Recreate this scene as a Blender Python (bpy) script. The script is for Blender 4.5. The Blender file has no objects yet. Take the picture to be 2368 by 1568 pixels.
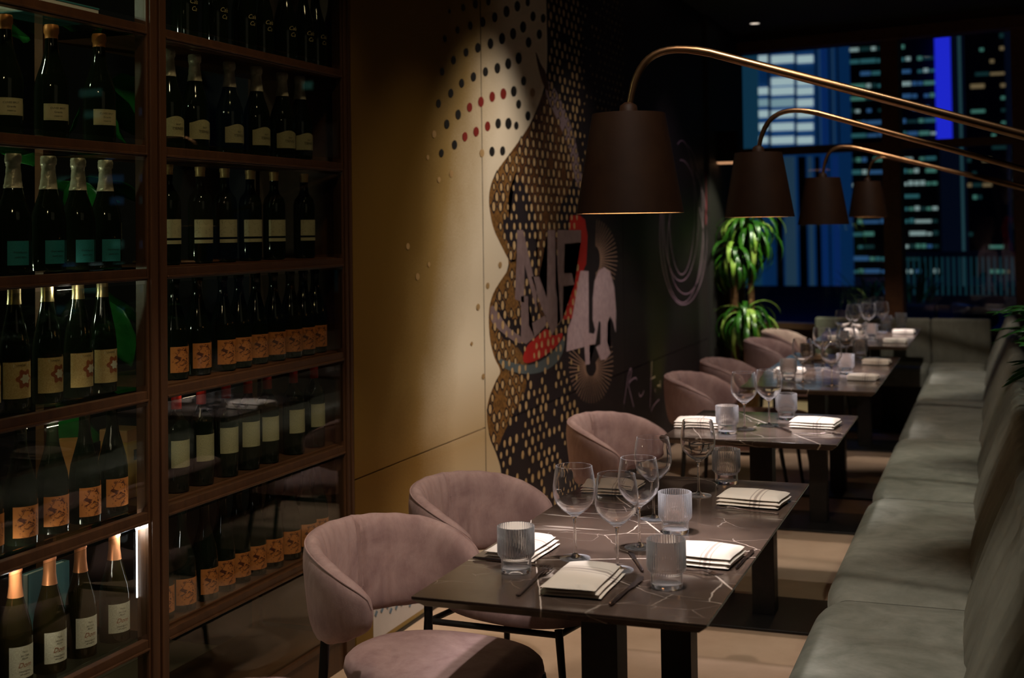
import bpy, bmesh, math, random
from mathutils import Vector, Matrix
R = math.radians
PI = math.pi
rnd = random.Random(7)
sc = bpy.context.scene
col = sc.collection

# ------------------------------------------------------------------ camera
W, H = 2368, 1568
FPX, CY = 3000.0, 445.37
YAW, PIT, ROL = -.35823, .02778, -.01311
CZ = 1.57
_f = Vector((math.sin(YAW)*math.cos(PIT), math.cos(YAW)*math.cos(PIT), math.sin(PIT)))
_r = Vector((math.cos(YAW), -math.sin(YAW), 0)); _u = _r.cross(_f)
CR = _r*math.cos(ROL)+_u*math.sin(ROL); CU = CR.cross(_f); CF = _f
cam = bpy.data.cameras.new('camera'); camo = bpy.data.objects.new('camera', cam); col.objects.link(camo)
m3 = Matrix((CR, CU, -CF)).transposed()
camo.matrix_world = Matrix.Translation((0, 0, CZ)) @ m3.to_4x4()
cam.sensor_width = 36; cam.lens = FPX/W*36; cam.shift_y = (CY-H/2)/W
cam.clip_start = .05; cam.clip_end = 2000
cam.dof.use_dof = True; cam.dof.focus_distance = 3.7; cam.dof.aperture_fstop = 3.4
sc.camera = camo
sc.view_settings.view_transform = 'Standard'; sc.view_settings.look = 'None'
sc.view_settings.gamma = 1; sc.view_settings.use_curve_mapping = False
sc.view_settings.exposure = 0.0
sc.cycles.use_denoising = True
sc.cycles.max_bounces = 12; sc.cycles.transparent_max_bounces = 24; sc.cycles.transmission_bounces = 10
sc.cycles.sample_clamp_indirect = 4.0

# ------------------------------------------------------------------ world: night sky over the city
w = bpy.data.worlds.new('night_sky'); sc.world = w; w.use_nodes = True
w.node_tree.nodes['Background'].inputs[0].default_value = (.05, .12, .35, 1)
w.node_tree.nodes['Background'].inputs[1].default_value = .02

# ------------------------------------------------------------------ lights
def area(name, loc, tgt, size, power, colr, sy=None):
    l = bpy.data.lights.new(name, 'AREA'); l.energy = power; l.color = colr; l.size = size
    if sy: l.shape = 'RECTANGLE'; l.size_y = sy
    o = bpy.data.objects.new(name, l); col.objects.link(o); o.location = loc
    o.rotation_euler = (Vector(tgt)-Vector(loc)).to_track_quat('-Z', 'Y').to_euler(); return o
def spot(name, loc, tgt, power, colr, ang, blend=.3, rad=.03):
    l = bpy.data.lights.new(name, 'SPOT'); l.energy = power; l.color = colr
    l.spot_size = R(ang); l.spot_blend = blend; l.shadow_soft_size = rad
    o = bpy.data.objects.new(name, l); col.objects.link(o); o.location = loc
    o.rotation_euler = (Vector(tgt)-Vector(loc)).to_track_quat('-Z', 'Y').to_euler(); return o
WARM = (1, .80, .60); NEUT = (1, .90, .80); COOL = (.86, .90, 1.0)
SPOTS = [  # ceiling spots: place, aim, power, colour, cone
 ((-.62, 2.50, 3.22), (-1.15, 3.2, .75), 145, NEUT, 58),
 ((-.50, 3.75, 3.22), (-1.0, 3.95, .75), 26, NEUT, 46),
 ((-.55, 4.75, 3.22), (-1.15, 5.40, .75), 110, NEUT, 54),
 ((-.50, 6.50, 3.22), (-1.15, 7.40, .75), 110, NEUT, 60),
 ((-.50, 8.90, 3.22), (-1.15, 9.90, .75), 120, NEUT, 60),
]
for a, b, p, c, g in SPOTS: spot('table_spot', a, b, p, c, g, .35)
for y, ty, p in ((3.0, 3.55, 34), (5.4, 6.0, 46), (8.8, 9.6, 50)):
    spot('bench_spot', (-.15, y, 3.22), (-.22, ty, .45), p, (1, .98, .92), 34, .5)
spot('mural_spot', (-.95, 5.75, 3.24), (-2.225, 5.62, 1.30), 150, (1, .90, .80), 54, 1, .05)
spot('mural_spot', (-1.0, 4.7, 3.24), (-2.225, 4.95, .55), 46, (1, .80, .50), 56, 1, .05)
spot('mural_spot', (-1.0, 8.6, 3.24), (-2.225, 9.3, 1.5), 30, (1, .80, .9), 50, 1, .05)  # extra lamp added to bring up the ring lines
spot('mural_spot', (-1.0, 7.0, 3.24), (-2.225, 6.9, 1.3), 36, (1, .86, .72), 56, 1, .05)
spot('plant_spot', (-1.25, 9.7, 3.22), (-1.98, 10.7, 1.1), 280, (.92, 1, .70), 34, .4, .03)
spot('leaf_bounce_light', (-1.72, 8.75, .06), (-2.225, 8.80, .82), 14, (.72, .90, .10), 48, 1, .03)  # added lamp standing in for leaf-tinted light thrown on the wall
spot('back_plant_spot', (.9, 6.2, 3.2), (.2, 6.0, .9), 30, (.9, 1, .75), 50, .6)
spot('cabinet_fill', (-1.25, 2.3, 3.24), (-2.25, 2.75, 1.45), 32, (1, .76, .46), 70, .9, .06)  # added lamps brightening the cabinet front in place of general room light
spot('cabinet_fill', (-1.35, 3.4, 3.24), (-2.25, 3.7, 1.45), 22, (1, .76, .46), 66, .9, .06)
spot('cabinet_fill', (-.9, .6, 2.9), (-2.25, 3.0, 1.2), 22, (1, .76, .46), 40, .9, .06)
area('room_glow', (1.2, 1.5, 3.1), (-1.2, 3.2, .6), 1.6, 1.5, WARM)  # unseen area light added as ambient fill

# ------------------------------------------------------------------ materials
def mat(name, base=(.5, .5, .5), rough=.5, metal=0, spec=.5, trans=0, emit=None, estr=0, coat=0, sheen=0, ior=1.45):
    m = bpy.data.materials.new(name); m.use_nodes = True
    b = m.node_tree.nodes['Principled BSDF']
    b.inputs['Base Color'].default_value = (*base, 1); b.inputs['Roughness'].default_value = rough
    b.inputs['Metallic'].default_value = metal; b.inputs['Specular IOR Level'].default_value = spec
    b.inputs['Transmission Weight'].default_value = trans; b.inputs['IOR'].default_value = ior
    b.inputs['Coat Weight'].default_value = coat
    if sheen:
        b.inputs['Sheen Weight'].default_value = sheen; b.inputs['Sheen Roughness'].default_value = .35
    if emit: b.inputs['Emission Color'].default_value = (*emit, 1); b.inputs['Emission Strength'].default_value = estr
    return m
class NT:
    def __init__(s, m): s.m = m; s.t = m.node_tree; s.b = s.t.nodes['Principled BSDF']
    def n(s, typ, ins=None, **kw):
        x = s.t.nodes.new(typ)
        for k, v in kw.items(): setattr(x, k, v)
        for k, v in (ins or {}).items():
            if isinstance(v, bpy.types.NodeSocket): s.t.links.new(v, x.inputs[k])
            else: x.inputs[k].default_value = v
        return x
    def link(s, a, b): s.t.links.new(a, b)
    def coord(s, out='Object'): return s.n('ShaderNodeTexCoord').outputs[out]
    def math(s, op, a, b=0.0): return s.n('ShaderNodeMath', {0: a, 1: b}, operation=op).outputs[0]
    def ramp(s, fac, stops, interp='LINEAR'):
        r = s.n('ShaderNodeValToRGB', {0: fac}); r.color_ramp.interpolation = interp
        e = r.color_ramp.elements
        while len(e) < len(stops): e.new(.5)
        for i, (p, c) in enumerate(stops): e[i].position = p; e[i].color = (*c, 1) if len(c) == 3 else c
        return r.outputs[0]
    def noise(s, vec, scale, detail=3, rough=.5, dist=0):
        return s.n('ShaderNodeTexNoise', {'Vector': vec, 'Scale': scale, 'Detail': detail, 'Roughness': rough, 'Distortion': dist}).outputs['Fac']
    def mapping(s, vec, scale=(1, 1, 1), loc=(0, 0, 0), rot=(0, 0, 0)):
        return s.n('ShaderNodeMapping', {'Vector': vec, 'Scale': scale, 'Location': loc, 'Rotation': rot}).outputs[0]
    def mix(s, fac, a, b):
        x = s.n('ShaderNodeMix', data_type='RGBA')
        for sock, v in ((x.inputs[0], fac), (x.inputs[6], a), (x.inputs[7], b)):
            if isinstance(v, bpy.types.NodeSocket): s.link(v, sock)
            else: sock.default_value = v if not isinstance(v, tuple) or len(v) == 4 else (*v, 1)
        return x.outputs[2]
    def bump(s, h, strength=.3, dist=.01):
        b = s.n('ShaderNodeBump', {'Height': h, 'Strength': strength, 'Distance': dist}); s.link(b.outputs[0], s.b.inputs['Normal'])
    def color(s, c): s.link(c, s.b.inputs['Base Color'])
def noisy(name, c1, c2, scale=8, rough=.5, bump=.15, bscale=120, stretch=(1, 1, 1), **kw):
    m = mat(name, c1, rough, **kw); t = NT(m); v = t.mapping(t.coord(), stretch)
    t.color(t.ramp(t.noise(v, scale, 4, .6), [(.3, c1), (.7, c2)]))
    if bump: t.bump(t.noise(v, bscale, 2), bump, .002)
    return m
M = {}
M['black_metal'] = noisy('black_metal', (.010, .009, .008), (.018, .015, .013), 30, .42, .05, metal=.3)
M['bronze'] = noisy('bronze', (.24, .125, .06), (.32, .17, .08), 25, .34, .03, metal=1)
M['shade_out'] = noisy('shade_outside', (.011, .004, .0014), (.016, .006, .002), 12, .6, .08, spec=.12)
M['shade_in'] = noisy('shade_inside', (.62, .42, .25), (.72, .50, .30), 6, .5, .05)
M['frame_wood'] = noisy('frame_wood', (.040, .016, .006), (.066, .027, .010), 5, .42, .12, 60, (8, 8, .6))
M['dark_wood'] = noisy('dark_wood', (.07, .026, .010), (.11, .042, .016), 4, .45, .12, 60, (6, .7, 6))
M['sill_wood'] = noisy('sill_wood', (.05, .024, .012), (.075, .036, .018), 3, .5, .1, 60)
M['ceiling'] = noisy('ceiling_paint', (.018, .018, .015), (.024, .023, .019), 2, .75, .05)
M['dark_wall'] = noisy('dark_wall', (.015, .012, .012), (.024, .018, .017), 1.5, .6, .05)
M['steel'] = noisy('dark_cutlery_steel', (.20, .155, .145), (.28, .22, .21), 40, .22, 0, metal=.95)
M['water'] = mat('water', (1, 1, 1), .0, trans=1, ior=1.33)
M['soil'] = noisy('soil', (.02, .014, .01), (.04, .028, .018), 40, .9, .5, 60)
M['terracotta'] = noisy('terracotta', (.45, .20, .11), (.55, .26, .15), 9, .7, .15, 50)
M['trunk'] = noisy('cane_bark', (.16, .075, .03), (.28, .14, .06), 12, .7, .5, 30, (1, 1, 4))
M['cork_gold'] = noisy('gold_foil', (.55, .33, .12), (.7, .45, .2), 20, .4, .1, metal=.3)
M['silver_foil'] = noisy('silver_foil', (.55, .46, .34), (.85, .74, .58), 40, .38, .9, 90, metal=.35)
M['copper_foil'] = noisy('copper_foil', (.72, .26, .10), (.85, .34, .15), 14, .35, .1, metal=.6)
M['orange_foil'] = noisy('orange_foil', (.65, .22, .06), (.8, .30, .09), 14, .45, .2, metal=.3)
M['red_foil'] = noisy('red_foil', (.50, .02, .015), (.62, .035, .02), 14, .4, .1)
M['screwcap'] = noisy('gold_screwcap', (.55, .45, .22), (.7, .58, .32), 14, .3, .05, metal=.9)

def bottle_glass(name, c, alpha):
    m = mat(name, c, .04, spec=.6); t = NT(m)
    tr = t.n('ShaderNodeBsdfTransparent', {'Color': (c[0]*6+.05, c[1]*6+.05, c[2]*6, 1)})
    mx = t.n('ShaderNodeMixShader', {0: alpha}); out = t.t.nodes['Material Output']
    t.link(tr.outputs[0], mx.inputs[1]); t.link(t.b.outputs[0], mx.inputs[2]); t.link(mx.outputs[0], out.inputs[0])
    return m
M['bottle_dark'] = mat('dark_bottle_glass', (.006, .009, .005), .05, spec=.6)
M['bottle_olive'] = bottle_glass('olive_bottle_glass', (.020, .015, .004), .80)

def thin_glass(name, tint=(1, 1, 1), ior=1.5, rough=0.0):
    m = bpy.data.materials.new(name); m.use_nodes = True; nt = m.node_tree; nt.nodes.remove(nt.nodes['Principled BSDF'])
    tr = nt.nodes.new('ShaderNodeBsdfTransparent'); tr.inputs[0].default_value = (*tint, 1)
    gl = nt.nodes.new('ShaderNodeBsdfGlossy'); gl.inputs['Roughness'].default_value = rough
    fr = nt.nodes.new('ShaderNodeFresnel'); fr.inputs[0].default_value = ior
    ge = nt.nodes.new('ShaderNodeNewGeometry')   # same reflectance from both sides of the pane
    inv = nt.nodes.new('ShaderNodeMix'); inv.data_type = 'FLOAT'
    nt.links.new(ge.outputs['Backfacing'], inv.inputs[0]); inv.inputs[2].default_value = ior; inv.inputs[3].default_value = 1/ior
    nt.links.new(inv.outputs[0], fr.inputs[0])
    mx = nt.nodes.new('ShaderNodeMixShader')
    nt.links.new(fr.outputs[0], mx.inputs[0]); nt.links.new(tr.outputs[0], mx.inputs[1]); nt.links.new(gl.outputs[0], mx.inputs[2])
    nt.links.new(mx.outputs[0], nt.nodes['Material Output'].inputs[0]); return m
M['pane'] = thin_glass('cabinet_pane_glass', (.86, .88, .84), 1.45)
M['window_pane'] = thin_glass('window_glass', (.92, .95, .97), 1.5)
def glassware(name, rough, haze, edge_):
    """clear glass with white mixed in: rim highlights painted where the wall is seen edge-on"""
    m = mat(name, (1, .99, .985), rough, trans=1, ior=1.45); t = NT(m)
    lw = t.n('ShaderNodeLayerWeight', {0: .5}).outputs['Facing']
    f = t.math('ADD', t.math('MULTIPLY', t.math('POWER', lw, 4.0), edge_), haze)  # slight milky base plus painted bright edges
    d = t.n('ShaderNodeBsdfDiffuse', {0: (.95, .95, 1, 1)}); tl = t.n('ShaderNodeBsdfTranslucent', {0: (.95, .95, 1, 1)})
    ad = t.n('ShaderNodeMixShader', {0: .5}); t.link(d.outputs[0], ad.inputs[1]); t.link(tl.outputs[0], ad.inputs[2])
    mx = t.n('ShaderNodeMixShader', {0: f}); t.link(t.b.outputs[0], mx.inputs[1]); t.link(ad.outputs[0], mx.inputs[2])
    t.link(mx.outputs[0], t.t.nodes['Material Output'].inputs[0]); return m
M['crystal'] = glassware('crystal_glass', 0, .004, .60)
M['tumbler'] = glassware('ribbed_glass', .02, .035, .55)

def velvet(name, dark, light, scale=7):
    m = mat(name, dark, .85, sheen=.55, spec=.15); t = NT(m); v = t.coord()
    a = t.noise(v, scale, 5, .65, 1.2); b = t.noise(t.mapping(v, (1, 1, .25)), scale*5, 4, .7)
    f = t.math('ADD', t.math('MULTIPLY', a, .7), t.math('MULTIPLY', b, .3))
    c = t.ramp(f, [(.30, dark), (.50, tuple((x+y)/2 for x, y in zip(dark, light))), (.72, light)])
    t.color(c); t.bump(t.noise(v, 500, 2), .25, .0012)
    t.b.inputs['Sheen Tint'].default_value = (*light, 1); return m
M['mauve'] = velvet('mauve_velvet', (.22, .130, .130), (.47, .325, .300), 5)
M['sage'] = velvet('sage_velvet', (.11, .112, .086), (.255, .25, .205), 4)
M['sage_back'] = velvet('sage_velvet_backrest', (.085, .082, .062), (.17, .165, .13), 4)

def marble():
    m = mat('dark_marble', (.05, .03, .022), .16, spec=.55); t = NT(m); v = t.coord()
    cl = t.ramp(t.noise(v, 3.2, 6, .65, .6), [(.3, (.045, .030, .023)), (.6, (.10, .068, .052)), (.85, (.17, .125, .105))])
    wv = t.n('ShaderNodeVectorMath', {0: v, 1: t.n('ShaderNodeVectorMath', {0: t.n('ShaderNodeTexNoise', {'Vector': v, 'Scale': 4.0, 'Detail': 4}).outputs['Color'], 3: .10}, operation='SCALE').outputs[0]}, operation='ADD').outputs[0]
    def vein(scale, width, off, lo):
        d = t.n('ShaderNodeTexVoronoi', {'Vector': t.mapping(wv, (1, 1.6, 1), (off, off*.7, 0), (0, 0, .6)), 'Scale': scale}, feature='DISTANCE_TO_EDGE').outputs['Distance']
        mask = t.ramp(t.noise(t.mapping(v, loc=(off, 0, 0)), 2.6, 2), [(lo, (0, 0, 0)), (lo+.10, (1, 1, 1))])
        return t.math('MULTIPLY', t.ramp(d, [(0, (1, 1, 1)), (width, (0, 0, 0))]), mask)
    f = t.math('MAXIMUM', vein(3.1, .008, 1.3, .50), t.math('MULTIPLY', vein(6.5, .008, 4.1, .54), .5))
    st = t.noise(t.mapping(v, (3.0, 34, 1), (.3, 0, 0), (0, 0, .55)), 1.0, 2, .5, .3)   # bundle of fine streaks: caustic light painted into the marble
    mk_ = t.n('ShaderNodeVectorMath', {0: v, 1: (-.20, .10, .75)}, operation='DISTANCE').outputs['Value']
    f = t.math('MAXIMUM', f, t.math('MULTIPLY', t.ramp(st, [(.60, (0, 0, 0)), (.68, (.8, .8, .8))]), t.ramp(mk_, [(.10, (1, 1, 1)), (.24, (0, 0, 0))])))
    sp = t.n('ShaderNodeSeparateXYZ', {0: v})
    wob = t.math('MULTIPLY', t.math('SUBTRACT', t.noise(v, 5, 3), .5), .02)
    for a, b, c, wd in ((.86, .51, -.035, .0035), (.35, -.94, -.30, .0025), (.93, .36, .30, .002)):  # long white veins
        d = t.math('ADD', t.math('ADD', t.math('MULTIPLY', sp.outputs[0], a), t.math('MULTIPLY', sp.outputs[1], b)), t.math('ADD', wob, c))
        f = t.math('MAXIMUM', f, t.ramp(t.math('DIVIDE', t.math('ABSOLUTE', d), wd), [(.3, (1, 1, 1)), (1, (0, 0, 0))]))
    t.color(t.mix(f, cl, (.70, .60, .52, 1)))
    t.link(t.ramp(t.noise(v, 9, 4), [(.3, (.10, .10, .10)), (.8, (.24, .24, .24))]), t.b.inputs['Roughness'])
    return m
M['marble'] = marble()

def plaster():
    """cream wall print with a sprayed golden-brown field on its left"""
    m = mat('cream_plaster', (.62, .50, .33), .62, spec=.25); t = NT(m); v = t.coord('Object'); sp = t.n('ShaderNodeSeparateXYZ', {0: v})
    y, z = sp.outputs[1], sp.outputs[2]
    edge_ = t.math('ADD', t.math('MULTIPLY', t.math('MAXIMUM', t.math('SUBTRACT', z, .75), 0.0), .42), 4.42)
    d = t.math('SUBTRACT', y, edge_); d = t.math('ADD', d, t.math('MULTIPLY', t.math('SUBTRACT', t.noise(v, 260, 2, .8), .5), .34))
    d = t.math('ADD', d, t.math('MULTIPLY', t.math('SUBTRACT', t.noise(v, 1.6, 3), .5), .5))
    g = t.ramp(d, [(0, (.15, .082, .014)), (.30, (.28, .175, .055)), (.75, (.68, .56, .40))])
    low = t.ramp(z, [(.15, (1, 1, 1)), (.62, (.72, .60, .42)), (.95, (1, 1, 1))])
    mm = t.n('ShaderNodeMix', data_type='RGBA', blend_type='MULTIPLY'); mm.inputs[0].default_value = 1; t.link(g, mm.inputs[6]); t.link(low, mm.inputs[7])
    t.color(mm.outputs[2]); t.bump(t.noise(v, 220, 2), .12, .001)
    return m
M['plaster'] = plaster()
def floor_mat():
    m = mat('floor_screed', (.42, .28, .19), .35, spec=.35); t = NT(m); v = t.coord()
    t.color(t.ramp(t.noise(v, 2.5, 5, .6), [(.3, (.44, .29, .19)), (.7, (.60, .42, .29))])); t.bump(t.noise(v, 150, 2), .08, .001)
    return m
M['floor'] = floor_mat()
def cloth():
    m = mat('cream_linen', (.78, .70, .60), .8, sheen=.2, spec=.2); t = NT(m); v = t.coord(); sp = t.n('ShaderNodeSeparateXYZ', {0: v})
    x = sp.outputs[0]; f = None
    for c0, wd, s in ((.018, .0042, .85), (.006, .0020, .7), (.030, .0020, .7)):
        d = t.math('DIVIDE', t.math('ABSOLUTE', t.math('SUBTRACT', x, c0)), wd)
        g = t.ramp(d, [(.75, (s, s, s)), (1, (0, 0, 0))]); f = g if f is None else t.math('MAXIMUM', f, g)
    t.color(t.mix(f, (.74, .66, .57, 1), (.36, .29, .25, 1))); t.bump(t.noise(v, 600, 2), .3, .0006); return m
M['cloth'] = cloth()
def leaf_mat(name, a, b, spec=.5):
    m = mat(name, a, .3, spec=spec, sheen=0); t = NT(m); v = t.coord('Object')
    t.color(t.ramp(t.noise(v, 9, 3), [(.35, a), (.65, b)])); t.b.inputs['Subsurface Weight'].default_value = 0
    return m
M['leaf'] = leaf_mat('dracaena_leaf', (.008, .05, .004), (.04, .15, .010), .8)
M['leaf_lit'] = leaf_mat('dracaena_highlight_leaf', (.16, .30, .03), (.42, .55, .12), .8)  # paler copy of the leaf, bright highlights put into its colour
M['leaf_dark'] = leaf_mat('fiddle_leaf', (.015, .12, .02), (.03, .22, .04))
M['leaf_zz'] = leaf_mat('glossy_small_leaf', (.015, .07, .012), (.03, .14, .02))

# label materials: printed paper, u across and v up
def label_mat(name, paper, fn=None, rough=.6):
    m = mat(name, paper, rough); t = NT(m)
    if fn: fn(t, t.n('ShaderNodeUVMap').outputs[0], paper)
    return m
def orn(t, uv, paper):
    n = t.noise(uv, 5.5, 3, .6, 1.5); sp = t.n('ShaderNodeSeparateXYZ', {0: uv})
    dx = t.math('SUBTRACT', sp.outputs[0], .48); dy = t.math('SUBTRACT', sp.outputs[1], .48)
    d = t.math('SQRT', t.math('ADD', t.math('MULTIPLY', dx, dx), t.math('MULTIPLY', t.math('MULTIPLY', dy, dy), .7)))
    g = t.math('MULTIPLY', t.ramp(n, [(.5, (0, 0, 0)), (.56, (1, 1, 1))]), t.ramp(d, [(.36, (1, 1, 1)), (.44, (0, 0, 0))]))
    t.color(t.mix(g, (*paper, 1), (.10, .02, .008, 1)))
def gold(t, uv, paper):
    n = t.noise(uv, 16, 4, .6, 2.5); t.color(t.ramp(n, [(.35, (.42, .26, .09)), (.65, (.66, .48, .24))]))
def sketch(t, uv, paper):
    n = t.noise(t.mapping(uv, (1.0, .5, 1), (0, 0, 0), (0, 0, .7)), 3.2, 2, .4, 1.6); d = t.math('ABSOLUTE', t.math('SUBTRACT', n, .5))
    t.color(t.mix(t.ramp(d, [(0, (.8, .8, .8)), (.012, (0, 0, 0))]), (*paper, 1), (.10, .08, .06, 1)))
def speck(t, uv, paper):
    t.color(t.ramp(t.noise(uv, 22, 3, .7), [(.4, tuple(x*.75 for x in paper)), (.6, paper)]))
M['lab_orange'] = label_mat('orange_label_paper', (.62, .20, .05), orn)
M['lab_gold'] = label_mat('gold_label_paper', (.6, .45, .2), gold, .4)
M['lab_white'] = label_mat('ivory_label_paper', (.50, .44, .28), sketch)
M['lab_cream'] = label_mat('cream_label_paper', (.42, .36, .20), speck)
M['lab_teal'] = label_mat('teal_label_paper', (.02, .22, .25), speck)
M['lab_wine'] = label_mat('off_white_label_paper', (.70, .64, .50), speck)
M['ink'] = mat('black_ink', (.02, .015, .012), .6)
M['ink_red'] = mat('rust_ink', (.30, .08, .03), .6)
M['ink_gold'] = mat('gold_ink', (.55, .42, .22), .4)

# ------------------------------------------------------------------ mesh helpers
def tag(o, label=None, cat=None, group=None, kind=None):
    if label: o['label'] = label
    if cat: o['category'] = cat
    if group: o['group'] = group
    if kind: o['kind'] = kind
    return o
def empty(name, loc=(0, 0, 0), rz=0, label=None, cat=None, group=None, kind=None):
    o = bpy.data.objects.new(name, None); col.objects.link(o); o.location = loc; o.rotation_euler = (0, 0, rz)
    o.empty_display_size = .05
    return tag(o, label, cat, group, kind)
def mk(name, vf, m, parent=None, smooth=False, loc=None, uv=None, bevel=0, seg=2):
    V, F = vf; me = bpy.data.meshes.new(name); me.from_pydata([tuple(v) for v in V], [], F); me.update()
    if uv:
        l = me.uv_layers.new(name='UVMap')
        for lp in me.loops: l.data[lp.index].uv = uv[lp.vertex_index]
    bm = bmesh.new(); bm.from_mesh(me); bmesh.ops.recalc_face_normals(bm, faces=bm.faces); bm.to_mesh(me); bm.free()
    if m is not None: me.materials.append(m)
    if smooth:
        me.polygons.foreach_set('use_smooth', [True]*len(me.polygons)); me.set_sharp_from_angle(angle=R(48))
    o = bpy.data.objects.new(name, me); col.objects.link(o)
    if parent: o.parent = parent
    if loc: o.location = loc
    if bevel:
        b = o.modifiers.new('bevel', 'BEVEL'); b.width = bevel; b.segments = seg; b.limit_method = 'ANGLE'
        me.polygons.foreach_set('use_smooth', [True]*len(me.polygons)); b.harden_normals = True
    return o
def join(*vfs):
    V = []; F = []
    for v, f in vfs:
        n = len(V); V += list(v); F += [tuple(i+n for i in q) for q in f]
    return V, F
def box(x0, x1, y0, y1, z0, z1):
    V = [(x, y, z) for z in (z0, z1) for y in (y0, y1) for x in (x0, x1)]
    return V, [(0, 2, 3, 1), (4, 5, 7, 6), (0, 1, 5, 4), (2, 6, 7, 3), (0, 4, 6, 2), (1, 3, 7, 5)]
def lathe(prof, n=32, mod=None, close=False):
    """prof: list of (r, z); r==0 at ends closes to a point"""
    V = []; idx = []
    for k, (r, z) in enumerate(prof):
        if r < 1e-6: idx.append([len(V)]*n); V.append((0, 0, z)); continue
        row = []
        for i in range(n):
            a = 2*PI*i/n; rr = r+(mod(a, k) if mod else 0)
            row.append(len(V)); V.append((rr*math.cos(a), rr*math.sin(a), z))
        idx.append(row)
    F = []
    K = len(prof)
    for k in range(K if close else K-1):
        a, b = idx[k], idx[(k+1) % K]
        for i in range(n):
            j = (i+1) % n; q = [a[i], a[j], b[j], b[i]]; u = []
            for x in q:
                if x not in u: u.append(x)
            if len(u) >= 3: F.append(tuple(u))
    return V, F
def tube(path, rad, n=10, cap=True):
    path = [Vector(p) for p in path]; V = []; F = []; up = Vector((0, 0, 1))
    prev = None
    for i, p in enumerate(path):
        t = (path[min(i+1, len(path)-1)]-path[max(i-1, 0)]).normalized()
        if prev is None:
            a = up.cross(t)
            if a.length < .05: a = Vector((1, 0, 0)).cross(t)
        else: a = prev-t*prev.dot(t)
        a.normalize(); prev = a; b = t.cross(a); r = rad[i] if isinstance(rad, (list, tuple)) else rad
        for k in range(n):
            g = 2*PI*k/n; V.append(p+a*math.cos(g)*r+b*math.sin(g)*r)
    for i in range(len(path)-1):
        for k in range(n):
            F.append((i*n+k, i*n+(k+1) % n, (i+1)*n+(k+1) % n, (i+1)*n+k))
    if cap: F.append(tuple(range(n))[::-1]); F.append(tuple(range((len(path)-1)*n, len(path)*n)))
    return V, F
def xf(vf, loc=(0, 0, 0), rz=0, s=1):
    c, si = math.cos(rz), math.sin(rz)
    return [((x*c-y*si)*s+loc[0], (x*si+y*c)*s+loc[1], z*s+loc[2]) for x, y, z in vf[0]], vf[1]
def prism(poly, z0, z1):
    n = len(poly); V = [(x, y, z0) for x, y in poly]+[(x, y, z1) for x, y in poly]
    return V, [tuple(range(n))[::-1], tuple(range(n, 2*n))]+[(i, (i+1) % n, n+(i+1) % n, n+i) for i in range(n)]
def rrect(sx, sy, r, n=6):
    P = []
    for cx, cy, a0 in ((sx-r, sy-r, 0), (-sx+r, sy-r, 90), (-sx+r, -sy+r, 180), (sx-r, -sy+r, 270)):
        for i in range(n+1):
            a = R(a0+90*i/n); P.append((cx+r*math.cos(a), cy+r*math.sin(a)))
    return P
def copy_tree(o, parent=None):
    c = o.copy(); col.objects.link(c)
    if parent: c.parent = parent
    for ch in [x for x in KIDS.get(o.name, [])]: copy_tree(ch, c)
    return c
KIDS = {}
def register(o):
    KIDS.setdefault(o.name, [])
    for ch in list(o.children): KIDS[o.name].append(ch); register(ch)
def text_mesh(s, size, italic=False):
    cu = bpy.data.curves.new('t', 'FONT'); cu.body = s; cu.size = size; cu.align_x = 'CENTER'; cu.align_y = 'CENTER'
    if italic: cu.shear = .35
    cu.resolution_u = 3
    o = bpy.data.objects.new('t', cu); col.objects.link(o)
    bpy.context.view_layer.update()
    me = bpy.data.meshes.new_from_object(o.evaluated_get(bpy.context.evaluated_depsgraph_get()))
    V = [tuple(v.co) for v in me.vertices]; F = [tuple(p.vertices) for p in me.polygons]
    bpy.data.objects.remove(o); bpy.data.curves.remove(cu); bpy.data.meshes.remove(me)
    return V, F
# a photo pixel's ray met with a real plane of the room
def ray(px, py): return CR*((px-W/2)/FPX)-CU*((py-CY)/FPX)+CF
def atz(px, py, z): d = ray(px, py); t = (z-CZ)/d.z; return Vector((0, 0, CZ))+d*t
def atx(px, py, x): d = ray(px, py); t = x/d.x; return Vector((0, 0, CZ))+d*t
def aty(px, py, y): d = ray(px, py); t = y/d.y; return Vector((0, 0, CZ))+d*t

# ------------------------------------------------------------------ room shell
WX = -2.225; CEIL = 3.3
def struct(name, vf, m, **kw): return tag(mk(name, vf, m, **kw), kind='structure')
struct('floor', box(-3.6, 7.2, -2.5, 12.2, -.1, 0), M['floor'])
struct('ceiling', box(-3.6, 7.2, -2.5, 12.2, CEIL, CEIL+.1), M['ceiling'])
struct('wall_right', box(7.2, 7.3, -2.5, 12.2, 0, CEIL), M['dark_wall'])
struct('wall_back', box(-3.6, 7.2, -2.6, -2.5, 0, CEIL), M['dark_wall'])
struct('wall_far_left', box(-3.7, -3.6, -2.5, 4.3, 0, CEIL), M['dark_wall'])
# mural wall: solid core with panels in front, joints recessed
wall = struct('wall_left', box(WX-1.4, WX-.014, 4.262, 10.46, 0, CEIL), M['dark_wall'])
M['mural_black'] = noisy('mural_black_print', (.010, .007, .010), (.020, .011, .012), 1.2, .55, .04)
ys = [4.262, 5.555, 7.93, 10.46]
for i in range(3):
    for z0, z1 in ((.0, .655), (.661, CEIL)):
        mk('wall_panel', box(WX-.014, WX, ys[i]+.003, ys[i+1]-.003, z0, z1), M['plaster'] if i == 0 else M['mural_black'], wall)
struct('baseboard_left', box(WX, WX+.008, 4.27, 10.46, 0, .012), M['black_metal'])
struct('trim_1', box(WX-.25, WX+.03, 10.46, 12.0, 0, CEIL), M['dark_wall'])

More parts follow.
